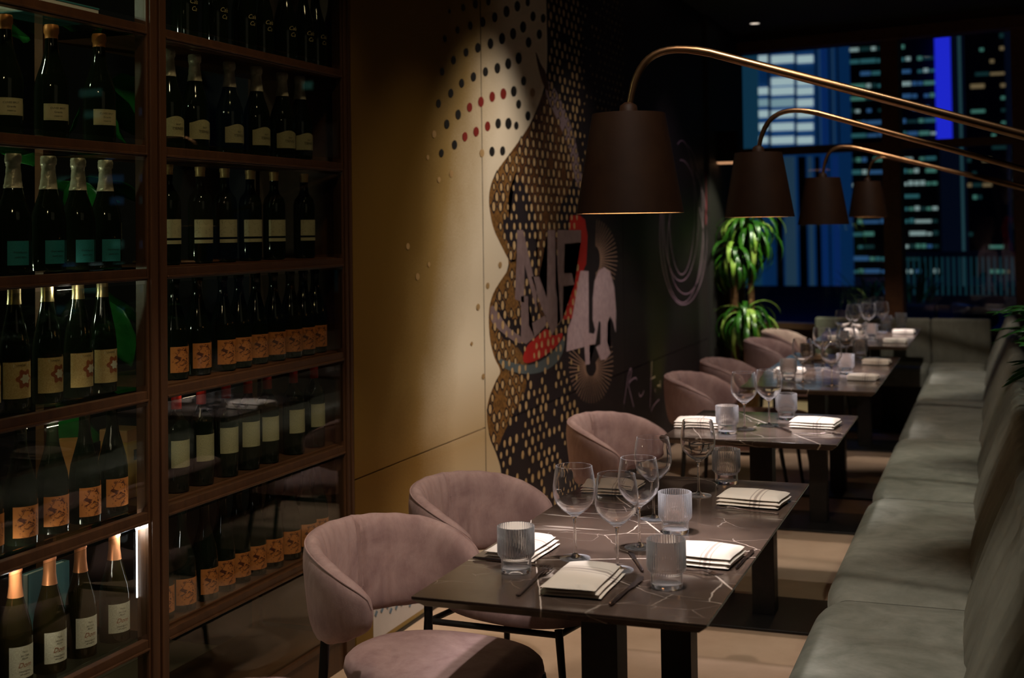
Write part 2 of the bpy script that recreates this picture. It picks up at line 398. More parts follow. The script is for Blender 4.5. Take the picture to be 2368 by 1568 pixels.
# window wall, slightly turned
PL = Vector((-2.34, 11.9, 0)); PR = Vector((.2, 11.25, 0)); wd = (PR-PL).normalized(); WYAW = math.atan2(wd.y, wd.x)
def win_s(px, py=300):   # distance along the window line met by a pixel's ray
    d = ray(px, py); # solve t*d.xy = PL + s*wd
    det = d.x*(-wd.y)-d.y*(-wd.x)
    t = (PL.x*(-wd.y)-PL.y*(-wd.x))/det; s = (d.x*PL.y-d.y*PL.x)/det
    return s, CZ+t*d.z
ZH = 3.13; ZR = 2.235; ZS = .70
s0, _ = win_s(1680); sm0, _ = win_s(2043); sm1, _ = win_s(2084); sr, _ = win_s(2345, 300)
def winbox(s_0, s_1, z0, z1, d0=-.05, d1=.05): return box(s_0, s_1, d0, d1, z0, z1)
def wobj(name, vf, m, parent=None, **kw):
    o = mk(name, vf, m, parent, **kw)
    if parent is None: o.location = (PL.x, PL.y, 0); o.rotation_euler = (0, 0, WYAW)
    return o
far = wobj('wall_window', join(winbox(-.3, 10.2, 0, ZS-.05, .0, .12), winbox(-.3, 10.2, ZH+.08, CEIL, -.1, .12), winbox(-.3, s0-.06, 0, CEIL)), M['sill_wood']); tag(far, kind='structure')
tag(wobj('trim_2', winbox(-.1, 10.2, ZS-.05, ZS, -.10, .08), M['sill_wood']), kind='structure')
tag(wobj('trim_3', winbox(-.1, 10.2, ZH, ZH+.1, -.16, .05), M['dark_wood']), kind='structure')
edges = [s0-.06, sm0, sm1, sr, sr+.16]
k = 1; mull = [(s0-.06, s0), (sm0, sm1), (sr, sr+.15)]
x = sr+.15
while x < 10: mull.append((x+1.5, x+1.62)); x += 1.62
for i in range(len(mull)-1):
    a, b = mull[i][1], mull[i+1][0]
    wn = empty('window_%d' % (i+1), (PL.x, PL.y, 0), WYAW, kind='structure')
    mk('mullion', winbox(mull[i][0], mull[i][1], ZS, ZH), M['dark_wood'], wn)
    mk('transom', winbox(a, b, ZR-.035, ZR+.035, -.04, .04), M['dark_wood'], wn)
    mk('pane', winbox(a, b, ZS, ZR-.035, -.003, .003), M['window_pane'], wn)
    mk('pane', winbox(a, b, ZR+.035, ZH, -.003, .003), M['window_pane'], wn)

# ceiling downlights
M['lamp_lens'] = mat('downlight_lens', (.8, .75, .7), .4, emit=(1, .85, .7), estr=1.2)
for i, (x, y, lb) in enumerate([(-1.91, 11.07, 'small round recessed ceiling downlight nearest the window header'), (-1.9, 9.2, 'small round recessed ceiling downlight further left, above the plant side')]):
    t_ = empty('downlight', (x, y, CEIL), 0, lb, 'ceiling light', 'recessed downlights')
    mk('rim', lathe([(.055, 0), (.055, -.008), (.042, -.008), (.042, 0)], 24, close=True), M['black_metal'], t_, True)
    mk('lens', lathe([(0, -.002), (.042, -.002), (.042, -.005), (0, -.006)], 24), M['lamp_lens'], t_, True)

# ------------------------------------------------------------------ mural print (flat, on the wall panels)
def wallprint(name, pts, m, k=1, px=True, parent=wall, kind=None, label=None):
    P = [atx(*p, WX) for p in pts] if px else [Vector((WX, *p)) for p in pts]
    n = len(P); V = [(WX+.0006*k, p.y, p.z) for p in P]
    bm = bmesh.new(); vs = [bm.verts.new(v) for v in V]; f = bm.faces.new(vs)
    bmesh.ops.triangulate(bm, faces=[f]); me = bpy.data.meshes.new(name); bm.to_mesh(me); bm.free()
    me.materials.append(m); o = bpy.data.objects.new(name, me); col.objects.link(o); o.parent = parent
    if kind: o['kind'] = kind
    if label: o['label'] = label
    return o
def smoothpoly(pts, it=2, closed=True):
    for _ in range(it):
        q = []; n = len(pts)
        for i in range(n if closed else n-1):
            a, b = pts[i], pts[(i+1) % n]
            q += [(a[0]*.75+b[0]*.25, a[1]*.75+b[1]*.25), (a[0]*.25+b[0]*.75, a[1]*.25+b[1]*.75)]
        pts = q
    return pts
def pm(name, c1, c2=None, scale=20, rough=.45, **kw): return noisy(name, c1, c2 or tuple(x*1.3 for x in c1), scale, rough, .1, 200, **kw)
M['copper_print'] = pm('copper_scale_print', (.045, .018, .005), (.30, .14, .035), 70)
M['brown_print'] = pm('brown_print', (.055, .020, .006), (.14, .055, .016), 30)
M['mauve_print'] = pm('mauve_print', (.17, .11, .105), (.25, .165, .155), 25)
M['pink_print'] = pm('pink_print', (.42, .28, .30), (.60, .43, .44), 30)
M['red_print'] = pm('red_print', (.36, .012, .010), (.45, .02, .014), 10)
M['slate_print'] = pm('slate_print', (.07, .085, .085), (.10, .12, .12), 10)
M['lav_print'] = pm('lavender_print', (.20, .14, .15), (.30, .21, .23), 8)
M['gold_print'] = pm('gold_dot_print', (.40, .24, .09), (.60, .40, .20), 30)
M['dark_dot'] = pm('black_dot_print', (.010, .009, .008), (.02, .016, .012), 8)
M['red_dot'] = pm('dark_red_dot_print', (.16, .012, .008), (.22, .02, .012), 8)
M['ochre_dot'] = pm('ochre_dot_print', (.34, .20, .08), (.42, .26, .11), 8)
M['blue_print'] = pm('blue_dash_print', (.06, .12, .18), (.09, .16, .22), 8)
M['grey_print'] = pm('pale_grey_print', (.40, .35, .32), (.48, .43, .40), 3)
edge = smoothpoly([(1262, -60), (1264, 60), (1266, 130), (1262, 190), (1248, 235), (1224, 292), (1184, 348), (1150, 392), (1133, 428), (1129, 470), (1138, 520), (1158, 560), (1175, 592), (1176, 622), (1158, 648), (1138, 680), (1129, 720), (1131, 780), (1142, 828), (1160, 858), (1146, 880), (1130, 920), (1124, 955), (1130, 1010), (1148, 1050), (1160, 1090), (1158, 1150), (1168, 1260)], 2, False)
EP = [atx(*p, WX) for p in edge]
def edge_strip(name, m, k, y_of, z_lo=.02, z_hi=3.2):
    """quads between the wavy edge and y_of(edge_y, z)"""
    V = []; F = []; pts = [(p.y, p.z) for p in EP if z_lo <= p.z <= z_hi]
    if z_hi > 3.1: pts = [(pts[0][0], CEIL-.002)]+pts
    if z_lo < .05: pts = pts+[(pts[-1][0], z_lo)]
    for y, z in pts:
        V += [(WX+.0006*k, y, z), (WX+.0006*k, y_of(y, z), z)]
    F = [(2*i, 2*i+1, 2*i+3, 2*i+2) for i in range(len(pts)-1)]
    return mk(name, (V, F), m, wall)
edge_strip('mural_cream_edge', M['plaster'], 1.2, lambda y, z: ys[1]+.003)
edge_strip('mural_copper_edge', M['copper_print'], 1.4, lambda y, z: y+.16+.08*math.sin(z*9), .62, 2.28)
wallprint('mural_grey_foot', [(p[0], p[1]) for p in [(4.40, .03), (5.2, .03), (5.2, .30), (4.9, .42), (4.6, .30), (4.4, .2)]], M['grey_print'], 1.2, px=False)
def S(pts): return smoothpoly(pts, 2)
wallprint('mural_copper_shape', S([(1190, 345), (1215, 352), (1190, 400), (1172, 460), (1180, 540), (1198, 600), (1180, 610), (1160, 570), (1138, 525), (1130, 470), (1134, 428), (1152, 392)]), M['copper_print'], 2)
wallprint('mural_copper_shape', S([(1176, 600), (1200, 600), (1216, 660), (1215, 720), (1190, 745), (1160, 720), (1134, 700), (1140, 678), (1160, 648), (1177, 622)]), M['copper_print'], 2)
wallprint('mural_copper_shape', S([(1160, 862), (1215, 868), (1218, 900), (1185, 960), (1160, 1010), (1150, 1045), (1132, 1010), (1126, 955), (1131, 920), (1147, 880)]), M['copper_print'], 2)
wallprint('mural_brown_band', S([(1226, 288), (1246, 240), (1262, 200), (1300, 260), (1330, 360), (1325, 430), (1290, 480), (1290, 600), (1262, 760), (1240, 700), (1245, 560), (1235, 470), (1200, 410), (1160, 385), (1190, 340)]), M['brown_print'], 1.9)
wallprint('mural_copper_shape', S([(1130, 770), (1200, 800), (1215, 840), (1240, 862), (1190, 860), (1150, 835)]), M['copper_print'], 2.3)
wallprint('mural_crescent', S([(1262, 178), (1290, 215), (1325, 300), (1345, 400), (1350, 450), (1330, 425), (1318, 350), (1290, 280), (1258, 215)]), M['lav_print'], 2.4)
wallprint('mural_brown_feather', S([(1236, 110), (1250, 150), (1262, 165), (1272, 215), (1258, 205), (1244, 160)]), M['brown_print'], 2.5)
wallprint('mural_black_oval', S([(1163, 500), (1185, 505), (1196, 540), (1194, 580), (1178, 570), (1162, 535)]), M['mural_black'], 2.6)
wallprint('mural_slate_smile', S([(1148, 826), (1180, 838), (1230, 848), (1280, 815), (1306, 772), (1304, 810), (1285, 845), (1240, 866), (1195, 864), (1160, 850)]), M['slate_print'], 2.7)
wallprint('mural_red_shape', S([(1215, 800), (1240, 780), (1265, 755), (1275, 780), (1306, 765), (1290, 800), (1240, 836), (1205, 842)]), M['red_print'], 2.8)
wallprint('mural_red_shape', [(1318, 498), (1340, 498), (1352, 508), (1358, 545), (1355, 610), (1340, 645), (1331, 735), (1300, 740), (1302, 660), (1310, 620), (1310, 566)], M['red_print'], 2.8)
wallprint('mural_pale_fan', S([(1135, 700), (1150, 720), (1175, 760), (1215, 785), (1200, 798), (1160, 770), (1130, 740)]), M['mauve_print'], 2.9)
# letters
def letter(pts, m=M['mauve_print'], k=3.2): return wallprint('mural_letter', pts, m, k)
letter([(1195, 532), (1209, 532), (1240, 672), (1240, 720), (1212, 612), (1211, 700), (1190, 692), (1194, 600)])
letter([(1266, 532), (1283, 532), (1284, 664), (1296, 740), (1276, 775), (1244, 690), (1228, 640), (1246, 640), (1264, 690)])
letter([(1288, 532), (1343, 532), (1343, 560), (1305, 564), (1303, 632), (1326, 632), (1328, 658), (1302, 662), (1300, 740), (1288, 752)])
letter([(1204, 685), (1220, 685), (1222, 752), (1262, 728), (1262, 752), (1235, 780), (1216, 796), (1204, 790)])
letter([(1341, 626), (1360, 627), (1361, 770), (1373, 772), (1380, 745), (1384, 742), (1376, 796), (1362, 798), (1363, 842), (1353, 844), (1351, 802), (1309, 813), (1312, 760), (1322, 735)], M['pink_print'], 3.4)
o0 = [(1398+27*math.cos(a)*(1 if math.cos(a) > 0 else 1.05), 722+104*math.sin(a)) for a in [2*PI*i/40 for i in range(40)]]
letter([(1370, 690), (1374, 650), (1384, 625), (1397, 618), (1410, 628), (1420, 665), (1424, 720), (1423, 770), (1417, 745), (1410, 731), (1404, 745), (1403, 790), (1411, 818), (1400, 832), (1388, 832), (1377, 803), (1388, 796), (1388, 745), (1384, 742), (1376, 765), (1370, 740)], M['pink_print'], 3.5)
# fan and ring lines, script strokes: thin strips in one part each
def strips(name, lines, wpx, m, k=3):
    V = []; F = []
    for ln in lines:
        P = [atx(*p, WX) for p in ln]
        for i in range(len(P)):
            t = (P[min(i+1, len(P)-1)]-P[max(i-1, 0)]); t = Vector((0, t.y, t.z)).normalized(); nn = Vector((0, -t.z, t.y))*wpx
            b = Vector((WX+.0006*k, P[i].y, P[i].z)); V += [b+nn, b-nn]
            if i: j = len(V)-4; F.append((j, j+1, j+3, j+2))
    o = mk(name, (V, F), m, wall); o['kind'] = 'stuff'; return o
M['line_print'] = pm('fan_line_print', (.30, .17, .12), (.42, .25, .17), 20)
M['ring_print'] = pm('ring_line_print', (.36, .22, .30), (.48, .30, .38), 20)
fan = []
for i in range(26):
    a = R(-86+i*6.8); fan.append([(1376+18*math.cos(a)*.6, 600+30*math.sin(a)), (1376+68*math.cos(a)*.75, 600+92*math.sin(a))])
for i in range(34):
    a = R(-30+i*7); fan.append([(1366+12*math.cos(a), 850+20*math.sin(a)), (1366+52*math.cos(a), 838+95*math.sin(a))])
strips('mural_fan_lines', fan, .0035, M['line_print'])
rings = []
for i, (cx, cy, rx, ry) in enumerate([(1576, 480, 30, 155), (1574, 510, 40, 140), (1578, 515, 48, 185), (1580, 540, 55, 165), (1585, 560, 42, 120)]):
    rings.append([(cx+rx*math.cos(a), cy+ry*math.sin(a)) for a in [R(-110+j*9+i*17) for j in range(32)]])
strips('mural_ring_lines', rings, .0045, M['ring_print'])
scr = [[(1441, 945), (1447, 900), (1454, 858), (1459, 850), (1460, 862), (1452, 890), (1456, 905), (1462, 930), (1466, 945)], [(1452, 888), (1460, 878), (1470, 872), (1473, 882)], [(1476, 905), (1479, 918), (1486, 912), (1489, 900)],
       [(1502, 958), (1504, 900), (1508, 812)], [(1498, 880), (1520, 868)], [(1514, 895), (1515, 912)], [(1526, 872), (1527, 905)], [(1517, 893), (1528, 890)], [(1503, 956), (1512, 935), (1528, 920)]]
strips('mural_script', [smoothpoly(s, 1, False) for s in scr], .006, M['ring_print'])
M['magenta_line'] = pm('magenta_line_print', (.22, .015, .03), (.28, .02, .04), 9)
strips('mural_magenta_line', [[(1632, 395), (1633, 440), (1632, 520)]], .016, M['magenta_line'])
def ell(cx, cy, rx, ry, n=12): return [(cx+rx*math.cos(2*PI*i/n), cy+ry*math.sin(2*PI*i/n)) for i in range(n)]
dots = {'dark_dot': [(535,58,.6),(605,40,.9),(669,22,1.1),(735,8,1),(886,33,1.3),(940,12,1),(830,60,1.4),(769,90,1.2),(707,115,1.2),(643,134,1),(576,156,.9),(511,204,.8),(1020,95,1.1),(967,85,1.2),(916,140,1.4),(864,175,1.4),(807,200,1.4),(747,226,1.3),(682,248,1.2),(621,271,1.05),(556,312,1.05),(497,372,.95),(1000,178,1.2),(944,220,1.3),(893,303,1.4),(839,330,1.35),(783,353,1.3),(721,372,1.15),(659,398,1.15),(598,431,1.1),(542,483,1.1),(478,536,1.05),(919,420,1.15),(868,473,1.3),(580,593,1.2),(521,643,1.15),(893,540,1.1),(941,600,1.15),(881,651,1),(840,640,1.4),(787,640,1.25),(561,750,1.15),(493,793,1),(810,782,1.15),(755,785,1.2)],
 'red_dot': [(814,486,1.35),(756,501,1.25),(698,527,1.25),(639,556,1.15),(732,654,1.2),(673,682,1.2),(615,708,1.15)],
 'ochre_dot': [(455,695,.9),(422,815,.6),(703,793,1),(965,480,1.1),(544,900,.85),(480,931,.7),(319,1276,.8),(369,1433,.85),(428,1370,.6),(797,1373,.8),(733,1480,.8),(683,1590,.8),(710,1950,.7),(650,1780,.5)]}
for k_, ds in dots.items():
    V = []; F = []
    for x, y, s in ds:
        P = [atx(*p, WX) for p in ell(800+.4464*x, .4464*y, 5.2*s, 9.6*s)]; n = len(V)
        V += [(WX+.0006*3.6, p.y, p.z) for p in P]; F.append(tuple(range(n, n+len(P))))
    o = mk('mural_'+{'dark_dot': 'black', 'red_dot': 'red', 'ochre_dot': 'ochre'}[k_]+'_dots', (V, F), M[k_], wall); o['kind'] = 'stuff'
# gold reptile dots over the dark print, and blue dashes by the floor
EPL = [(p.y, p.z) for p in EP]
def edge_y(z):
    for (y0, z0), (y1, z1) in zip(EPL, EPL[1:]):
        if min(z0, z1) <= z <= max(z0, z1) and abs(z1-z0) > 1e-6: return y0+(y1-y0)*(z-z0)/(z1-z0)
    return EPL[-1][0]
V = []; F = []; HV = []; HF = []
nz = 0; z = .03
while z < 3.2:
    y = 5.3+(.044 if nz % 2 else 0)
    while y < 8.05:
        lim = 7.0 if z < 1.0 else (7.0 if z < 1.75 else (7.15 if z < 2.2 else 8.0))
        e = edge_y(z)
        if y > e+.03 and y < lim:
            s = .75+.5*rnd.random()
            if y > 7.1: s *= .55
            if 7.15 < y < 7.5 and z > 2.2 and z < 2.9 and rnd.random() < .5: s = 0
            if s and rnd.random() < (.66 if z < .95 else .93):
                yy = y+rnd.uniform(-.010, .010); n = len(V); q = 8; hm = len(HV)
                HV += [(WX+.0006*2.55, yy+a_*s, z+b_*s) for a_, b_ in ((-.037, 0), (0, -.031), (.037, 0), (0, .031))]; HF.append((hm, hm+1, hm+2, hm+3))
                V += [(WX+.0006*3.1, yy+.0165*s*math.cos(2*PI*i/q), z+.0185*s*math.sin(2*PI*i/q)) for i in range(q)]; F.append(tuple(range(n, n+q)))
        y += .088
    z += .047; nz += 1
mk('mural_gold_dots', (V, F), M['gold_print'], wall)['kind'] = 'stuff'
mk('mural_dark_net', (HV, HF), M['mural_black'], wall)['kind'] = 'stuff'
V = []; F = []
for i in range(9):
    for j in range(16):
        y = 4.42+j*.05+(i % 2)*.025; z = .08+i*.024
        if rnd.random() < .85 and abs(i-4) < 5-(abs(j-8)*.3):
            n = len(V); V += [(WX+.0028, y+a, z+b) for a, b in ((-.012, 0), (0, -.010), (.016, .004), (.004, .014))]; F.append((n, n+1, n+2, n+3))
mk('mural_blue_dashes', (V, F), M['blue_print'], wall)['kind'] = 'stuff'

# ------------------------------------------------------------------ wine cabinet
CX0 = -2.60  # back of the cabinet
SH = [.45, .80, 1.135, 1.475, 1.82, 2.16, 2.50, 2.84]   # shelf top faces
cab = empty('wine_cabinet', (0, 0, 0), 0, 'tall glazed wine cabinet with bronze-brown frame beside the cream mural wall', 'cabinet')
Y0C, Y1C, YM0, YM1 = .9, 4.255, 3.035, 3.125
YL0 = 1.96
def part(name, vf, m, **kw): return mk(name, vf, m, cab, **kw)
for y0, y1 in ((YL0-.09, YL0), (YM0, YM1), (4.19, 4.255), (Y0C-.09, Y0C)):
    part('post', join(box(-2.265, WX, y0, y1, 0, CEIL-.01), box(WX, WX+.008, y0+.008, (y0+y1)/2-.006, .1, CEIL-.02), box(WX, WX+.008, (y0+y1)/2+.006, y1-.008, .1, CEIL-.02)), M['frame_wood'], bevel=.002)
    part('rear_post', box(CX0-.03, CX0, y0+.02, y1-.02, 0, CEIL-.01), M['dark_wood'])
BAYS = ((Y0C, YL0-.09), (YL0, YM0), (YM1, 4.19))
for bi, (y0, y1) in enumerate(BAYS):
    for z in SH:
        part('rail', join(box(-2.25, WX-.002, y0, y1, z-.036, z-.004), box(-2.235, WX+.005, y0, y1, z-.032, z-.026)), M['frame_wood'], bevel=.002)
        part('shelf', box(CX0, -2.25, y0-.045, y1+.045, z-.022, z), M['dark_wood'] if bi != 1 else M['pane'])
    part('plinth', box(-2.30, WX-.01, y0, y1, 0, .115), M['frame_wood'])
    part('plinth_rail', box(-2.25, WX+.003, y0, y1, .115, .135), M['frame_wood'], bevel=.002)
    zz = [.12]+SH+[CEIL-.01]
    for i in range(len(zz)-1):
        part('glass_pane', box(-2.236, -2.232, y0, y1, zz[i]+.012, zz[i+1]-.046), M['pane'])
    part('cabinet_floor', box(CX0, -2.25, y0, y1, .10, .118), M['dark_wood'])
part('side_panel', box(CX0-.03, -2.266, 4.235, 4.255, .12, CEIL-.02), M['dark_wood'])
M['led'] = mat('led_strip', (.9, .9, 1), .4, emit=(.92, .93, 1), estr=5)
part('led_strip', box(-2.262, -2.256, 2.2, 3.02, .756, .760), mat('led_strip_dim', (.9, .9, 1), .4, emit=(.92, .93, 1), estr=5))
part('led_strip', box(-2.262, -2.259, 3.027, 3.031, .56, .76), M['led'])
lb = part('led_spot', lathe([(0, 0), (.006, .001), (.007, .005), (0, .008)], 12), mat('led_point', (1, 1, 1), .4, emit=(1, .97, .95), estr=260), loc=(-2.252, 3.022, .750))
def ptl(name, loc, p, c, r=.02):
    l = bpy.data.lights.new(name, 'POINT'); l.energy = p; l.color = c; l.shadow_soft_size = r
    o = bpy.data.objects.new(name, l); col.objects.link(o); o.location = loc; return o
ptl('cabinet_led_light', (-2.275, 2.99, .735), .5, (.95, .96, 1))
ptl('cabinet_led_light', (-2.275, 2.55, .745), 1.1, (1, .93, .80))
ptl('cabinet_led_light', (-2.272, 3.14, .745), .12, (.95, .96, 1))
ptl('cabinet_led_light', (-2.272, 2.7, 1.085), .30, (1, .85, .6))
ptl('cabinet_led_light', (-2.272, 2.75, 1.43), .22, (1, .9, .7))
ptl('cabinet_led_light', (-2.272, 3.3, 1.10), .05, (1, .8, .5))
ptl('foliage_light', (-2.7, 2.4, 2.3), 6.0, (.85, 1, .7))
ptl('foliage_light', (-2.75, 2.6, 1.45), 3.5, (.85, 1, .7))

# bottles -----------------------------------------------------------
PROF = {
 'champagne': [(0, .004), (.030, 0), (.043, .003), (.044, .02), (.044, .125), (.0415, .148), (.034, .172), (.026, .195), (.0205, .218), (.0175, .24), (.0155, .265), (.0160, .272), (.0185, .278), (.0185, .292), (.0165, .298), (0, .300)],
 'bordeaux': [(0, .004), (.030, 0), (.0365, .003), (.0375, .02), (.0375, .185), (.033, .207), (.019, .225), (.0145, .24), (.014, .285), (.0155, .287), (.0155, .298), (0, .299)],
 'burgundy': [(0, .004), (.032, 0), (.0405, .003), (.041, .02), (.041, .125), (.037, .155), (.026, .195), (.018, .225), (.015, .25), (.0145, .283), (.016, .285), (.016, .296), (0, .297)],
 'flute': [(0, .004), (.030, 0), (.037, .003), (.038, .02), (.038, .135), (.034, .17), (.025, .215), (.018, .25), (.015, .275), (.015, .305), (.0155, .306), (.0155, .318), (0, .319)],
}
def wrap(V, r, z0=0, out=.0008):
    """flat (u,v) in metres -> around the bottle, centred on +x"""
    return [((r+out+z*.0)*math.cos(x/r), (r+out)*math.sin(x/r), z0+y) for x, y, z in V]
def label_part(root, name, r, z0, z1, half, m, n=12, cut=None, out=.0006):
    V = []; uv = []; F = []
    for i in range(n+1):
        a = -half+2*half*i/n
        for j, z in ((0, z0), (1, z1)):
            zz = z
            if cut and j == 1: zz = z+cut*(1-((i-n/2)/(n/2))**2)**2
            V.append(((r+out)*math.cos(a), (r+out)*math.sin(a), zz)); uv.append((i/n, j))
        if i: k = len(V)-4; F.append((k, k+2, k+3, k+1))
    return mk(name, (V, F), m, root, True, uv=uv)
def print_on(root, s, size, r, z, ang, m, italic=False, parent=None):
    V, F = text_mesh(s, size, italic)
    V = [(x+ang*r, y, 0) for x, y, _ in V]
    return mk('lettering', (wrap(V, r, z, .0012), F), m, parent or root)
def capsule(root, prof, z0, m, name='capsule', grow=.0007, crumple=0):
    P = [(r+grow, z) for r, z in prof if z >= z0 and r > 0]
    # radius at z0
    for (r0, za), (r1, zb) in zip(prof, prof[1:]):
        if za <= z0 <= zb: rr = r0+(r1-r0)*(z0-za)/(zb-za) if zb > za else r0; break
    P = [(rr, z0-.0002), (rr+grow, z0)]+P+[(0, P[-1][1]+.0012)]
    if crumple:
        Q = []
        for (r0, a), (r1, b) in zip(P, P[1:]):
            for i in range(3): Q.append((r0+(r1-r0)*i/3, a+(b-a)*i/3))
        P = Q+[P[-1]]
        return mk(name, lathe(P, 24, lambda a, k: crumple*math.sin(a*5+k*1.7)*math.sin(k*2.3)), m, root, True)
    return mk(name, lathe(P, 24), m, root, True)
PROTO = {}
def bottle(kind, prof, glass, capm, capz, build, crumple=0):
    root = empty('wine_bottle')
    mk('bottle_body', lathe(PROF[prof], 28), glass, root, True)
    capsule(root, PROF[prof], capz, capm, 'foil_capsule', crumple=crumple, grow=.0009 if not crumple else .0016)
    build(root)
    register(root); PROTO[kind] = root; return root
H60 = R(52)
def b_row1(root):
    l = label_part(root, 'paper_label', .044, .035, .085, R(58), M['lab_cream'], cut=.010)
    print_on(root, 'TSENSO', .0115, .044, .058, .1, M['ink'], parent=l); print_on(root, 'BRUT', .006, .044, .070, .1, M['ink'], parent=l)
bottle('champ_cream', 'champagne', M['bottle_dark'], M['silver_foil'], .216, b_row1, .0010)
def b_row2(root):
    label_part(root, 'paper_label', .0375, .080, .135, R(60), M['lab_white'])
    label_part(root, 'strip_label', .0375, .062, .073, R(60), M['lab_white'])
bottle('bord_white', 'bordeaux', M['bottle_dark'], M['cork_gold'], .268, b_row2)
def b_orange(root): label_part(root, 'paper_label', .041, .022, .098, R(54), M['lab_orange'])
bottle('burg_orange', 'burgundy', M['bottle_dark'], M['bottle_dark'], .285, b_orange)
def b_red(root):
    l = label_part(root, 'paper_label', .0375, .075, .155, R(56), M['lab_cream'])
bottle('bord_red', 'bordeaux', M['bottle_dark'], M['red_foil'], .245, b_red)
def b_rowtop(root):
    for i, s in enumerate(('Cals', 'Ca')):
        print_on(root, s, .020, .0405, .11-.022*i, .15, M['ink_gold'], True)
bottle('burg_text', 'burgundy', M['bottle_dark'], M['bottle_dark'], .285, b_rowtop)
def b_l1(root):
    l = label_part(root, 'paper_label', .044, .045, .088, R(48), M['lab_cream'])
    l2 = label_part(root, 'label_border', .044, .050, .083, R(43), mat('tan_label_print', (.42, .34, .20), .6), out=.0009)
    for i, s in enumerate(('CUVEE BRUT', 'Grande', 'reserve')): print_on(root, s, .007, .044, .076-.010*i, 0, M['ink'], parent=l2)
bottle('champ_orange', 'champagne', M['bottle_dark'], M['orange_foil'], .262, b_l1)
def b_l2(root):
    l = label_part(root, 'paper_label', .044, .020, .080, R(36), M['lab_teal'])
    print_on(root, 'Franciacorta', .007, .044, .052, .08, M['ink'], True, parent=l); print_on(root, 'extra brut', .007, .044, .040, .08, M['ink'], True, parent=l)
bottle('champ_teal', 'champagne', M['bottle_dark'], M['silver_foil'], .212, b_l2, .0010)
def b_l3(root):
    l = label_part(root, 'paper_label', .038, .030, .120, R(62), M['lab_gold'])
    pts = [(.020*math.cos(a)*(1+.18*math.cos(6*a)), .022*math.sin(a)*(1+.18*math.cos(6*a)), 0) for a in [2*PI*i/36 for i in range(36)]]
    mk('crest', (wrap([(x+.014, y, 0) for x, y, _ in pts], .038, .078, .0012), [tuple(range(36))]), M['ink_red'], l)
    mk('crest_centre', (wrap([(x*.62+.016, y*.5, 0) for x, y, _ in pts], .038, .078, .0018), [tuple(range(36))]), M['lab_wine'], l)
    mk('banner', (wrap([(-.014, -.004, 0), (.022, -.004, 0), (.022, .004, 0), (-.014, .004, 0)], .038, .112, .0012), [(0, 1, 2, 3)]), M['lab_wine'], l)
    print_on(root, 'LIVADIA', .0065, .038, .112, .1, M['ink'], parent=l)
bottle('flute_gold', 'flute', M['bottle_dark'], M['screwcap'], .262, b_l3)
def b_l5(root):
    l = label_part(root, 'paper_label', .041, .030, .108, R(50), M['lab_wine'])
    print_on(root, 'Dom', .017, .041, .062, .05, M['ink_red'], True, parent=l)
    for i, (s, z) in enumerate((('Terra', .094), ('del Colle', .085), ('bianco', .078), ('imbottigliato', .047), ('all origine', .040))): print_on(root, s, .0062, .041, z, .05, M['ink'], True, parent=l)
bottle('burg_white', 'burgundy', M['bottle_olive'], M['copper_foil'], .222, b_l5)
ORD = ['first', 'second', 'third', 'fourth', 'fifth', 'sixth', 'seventh', 'eighth', 'ninth', 'tenth']
def onx(px, X, z):
    lo, hi = 1., 8.
    for _ in range(40):
        m = (lo+hi)/2; d = Vector((X, m, z-CZ)); 
        if W/2+FPX*d.dot(CR)/d.dot(CF) < px: lo = m
        else: hi = m
    return lo
BX = -2.305
rows = [
 ('burg_text', 5, 'R', [427, 499, 560, 607, 658, 703, 735], 'gold-scripted dark bottle', 'top shelf, right bay'),
 ('champ_cream', 4, 'R', [390, 453, 533, 589, 652, 694], 'silver-necked bottle with cream label', 'second visible shelf, right bay'),
 ('bord_white', 3, 'R', [388, 466, 517, 578, 636, 700], 'gold-capped bottle with square ivory label', 'third visible shelf, right bay'),
 ('burg_orange', 2, 'R', [405, 460, 511, 549, 594, 632, 669, 699, 731], 'orange-labelled dark bottle', 'fourth visible shelf, right bay'),
 ('bord_red', 1, 'R', [411, 463, 523, 573, 617, 678, 727], 'red-capped bottle with cream label', 'fifth visible shelf, right bay'),
 ('burg_orange', 0, 'R', [372, 417, 470, 513, 552, 589, 626, 667, 705, 733], 'orange-labelled dark bottle', 'lowest shelf, right bay'),
 ('champ_orange', 4, 'L', [12, 122, 226], 'orange-capped sparkling wine bottle', 'upper shelf, left bay'),
 ('champ_teal', 3, 'L', [27, 108, 178, 242], 'silver-necked bottle with teal label', 'left bay shelf'),
 ('flute_gold', 2, 'L', [-40, 35, 110, 182, 240], 'tall green bottle with crested gold label', 'left bay middle shelf'),
 ('burg_orange', 1, 'L', [-30, 45, 125, 195, 266], 'orange-labelled dark bottle', 'left bay shelf above the white light'),
 ('burg_white', 0, 'L', [-50, 37, 115, 190, 272], 'copper-capped olive bottle', 'lit lowest shelf, left bay'),
]
used = set()
for kind, si, bay, pxs, desc, where in rows:
    z = SH[si]; prevy = 0
    lo, hi = (3.17, 4.145) if bay == 'R' else (2.0, 2.99)
    vis = [p for p in pxs if p > 0]
    ysx = [min(max(onx(p, BX, z+.25), lo), hi) for p in pxs]
    for i in range(len(ysx)-2, -1, -1): ysx[i] = min(ysx[i], ysx[i+1]-.089)
    for i, (p, y) in enumerate(zip(pxs, ysx)):
        if kind not in used: o = PROTO[kind]; used.add(kind)
        else: o = copy_tree(PROTO[kind])
        o.location = (BX+rnd.uniform(-.006, .006), y, z+.0005); o.rotation_euler = (0, 0, R(-24+rnd.uniform(-7, 7)))
        nth = ORD[i]+' from left'
        tag(o, f'{desc}, {nth} on {where}', 'bottle', f'bottles on the {where}')
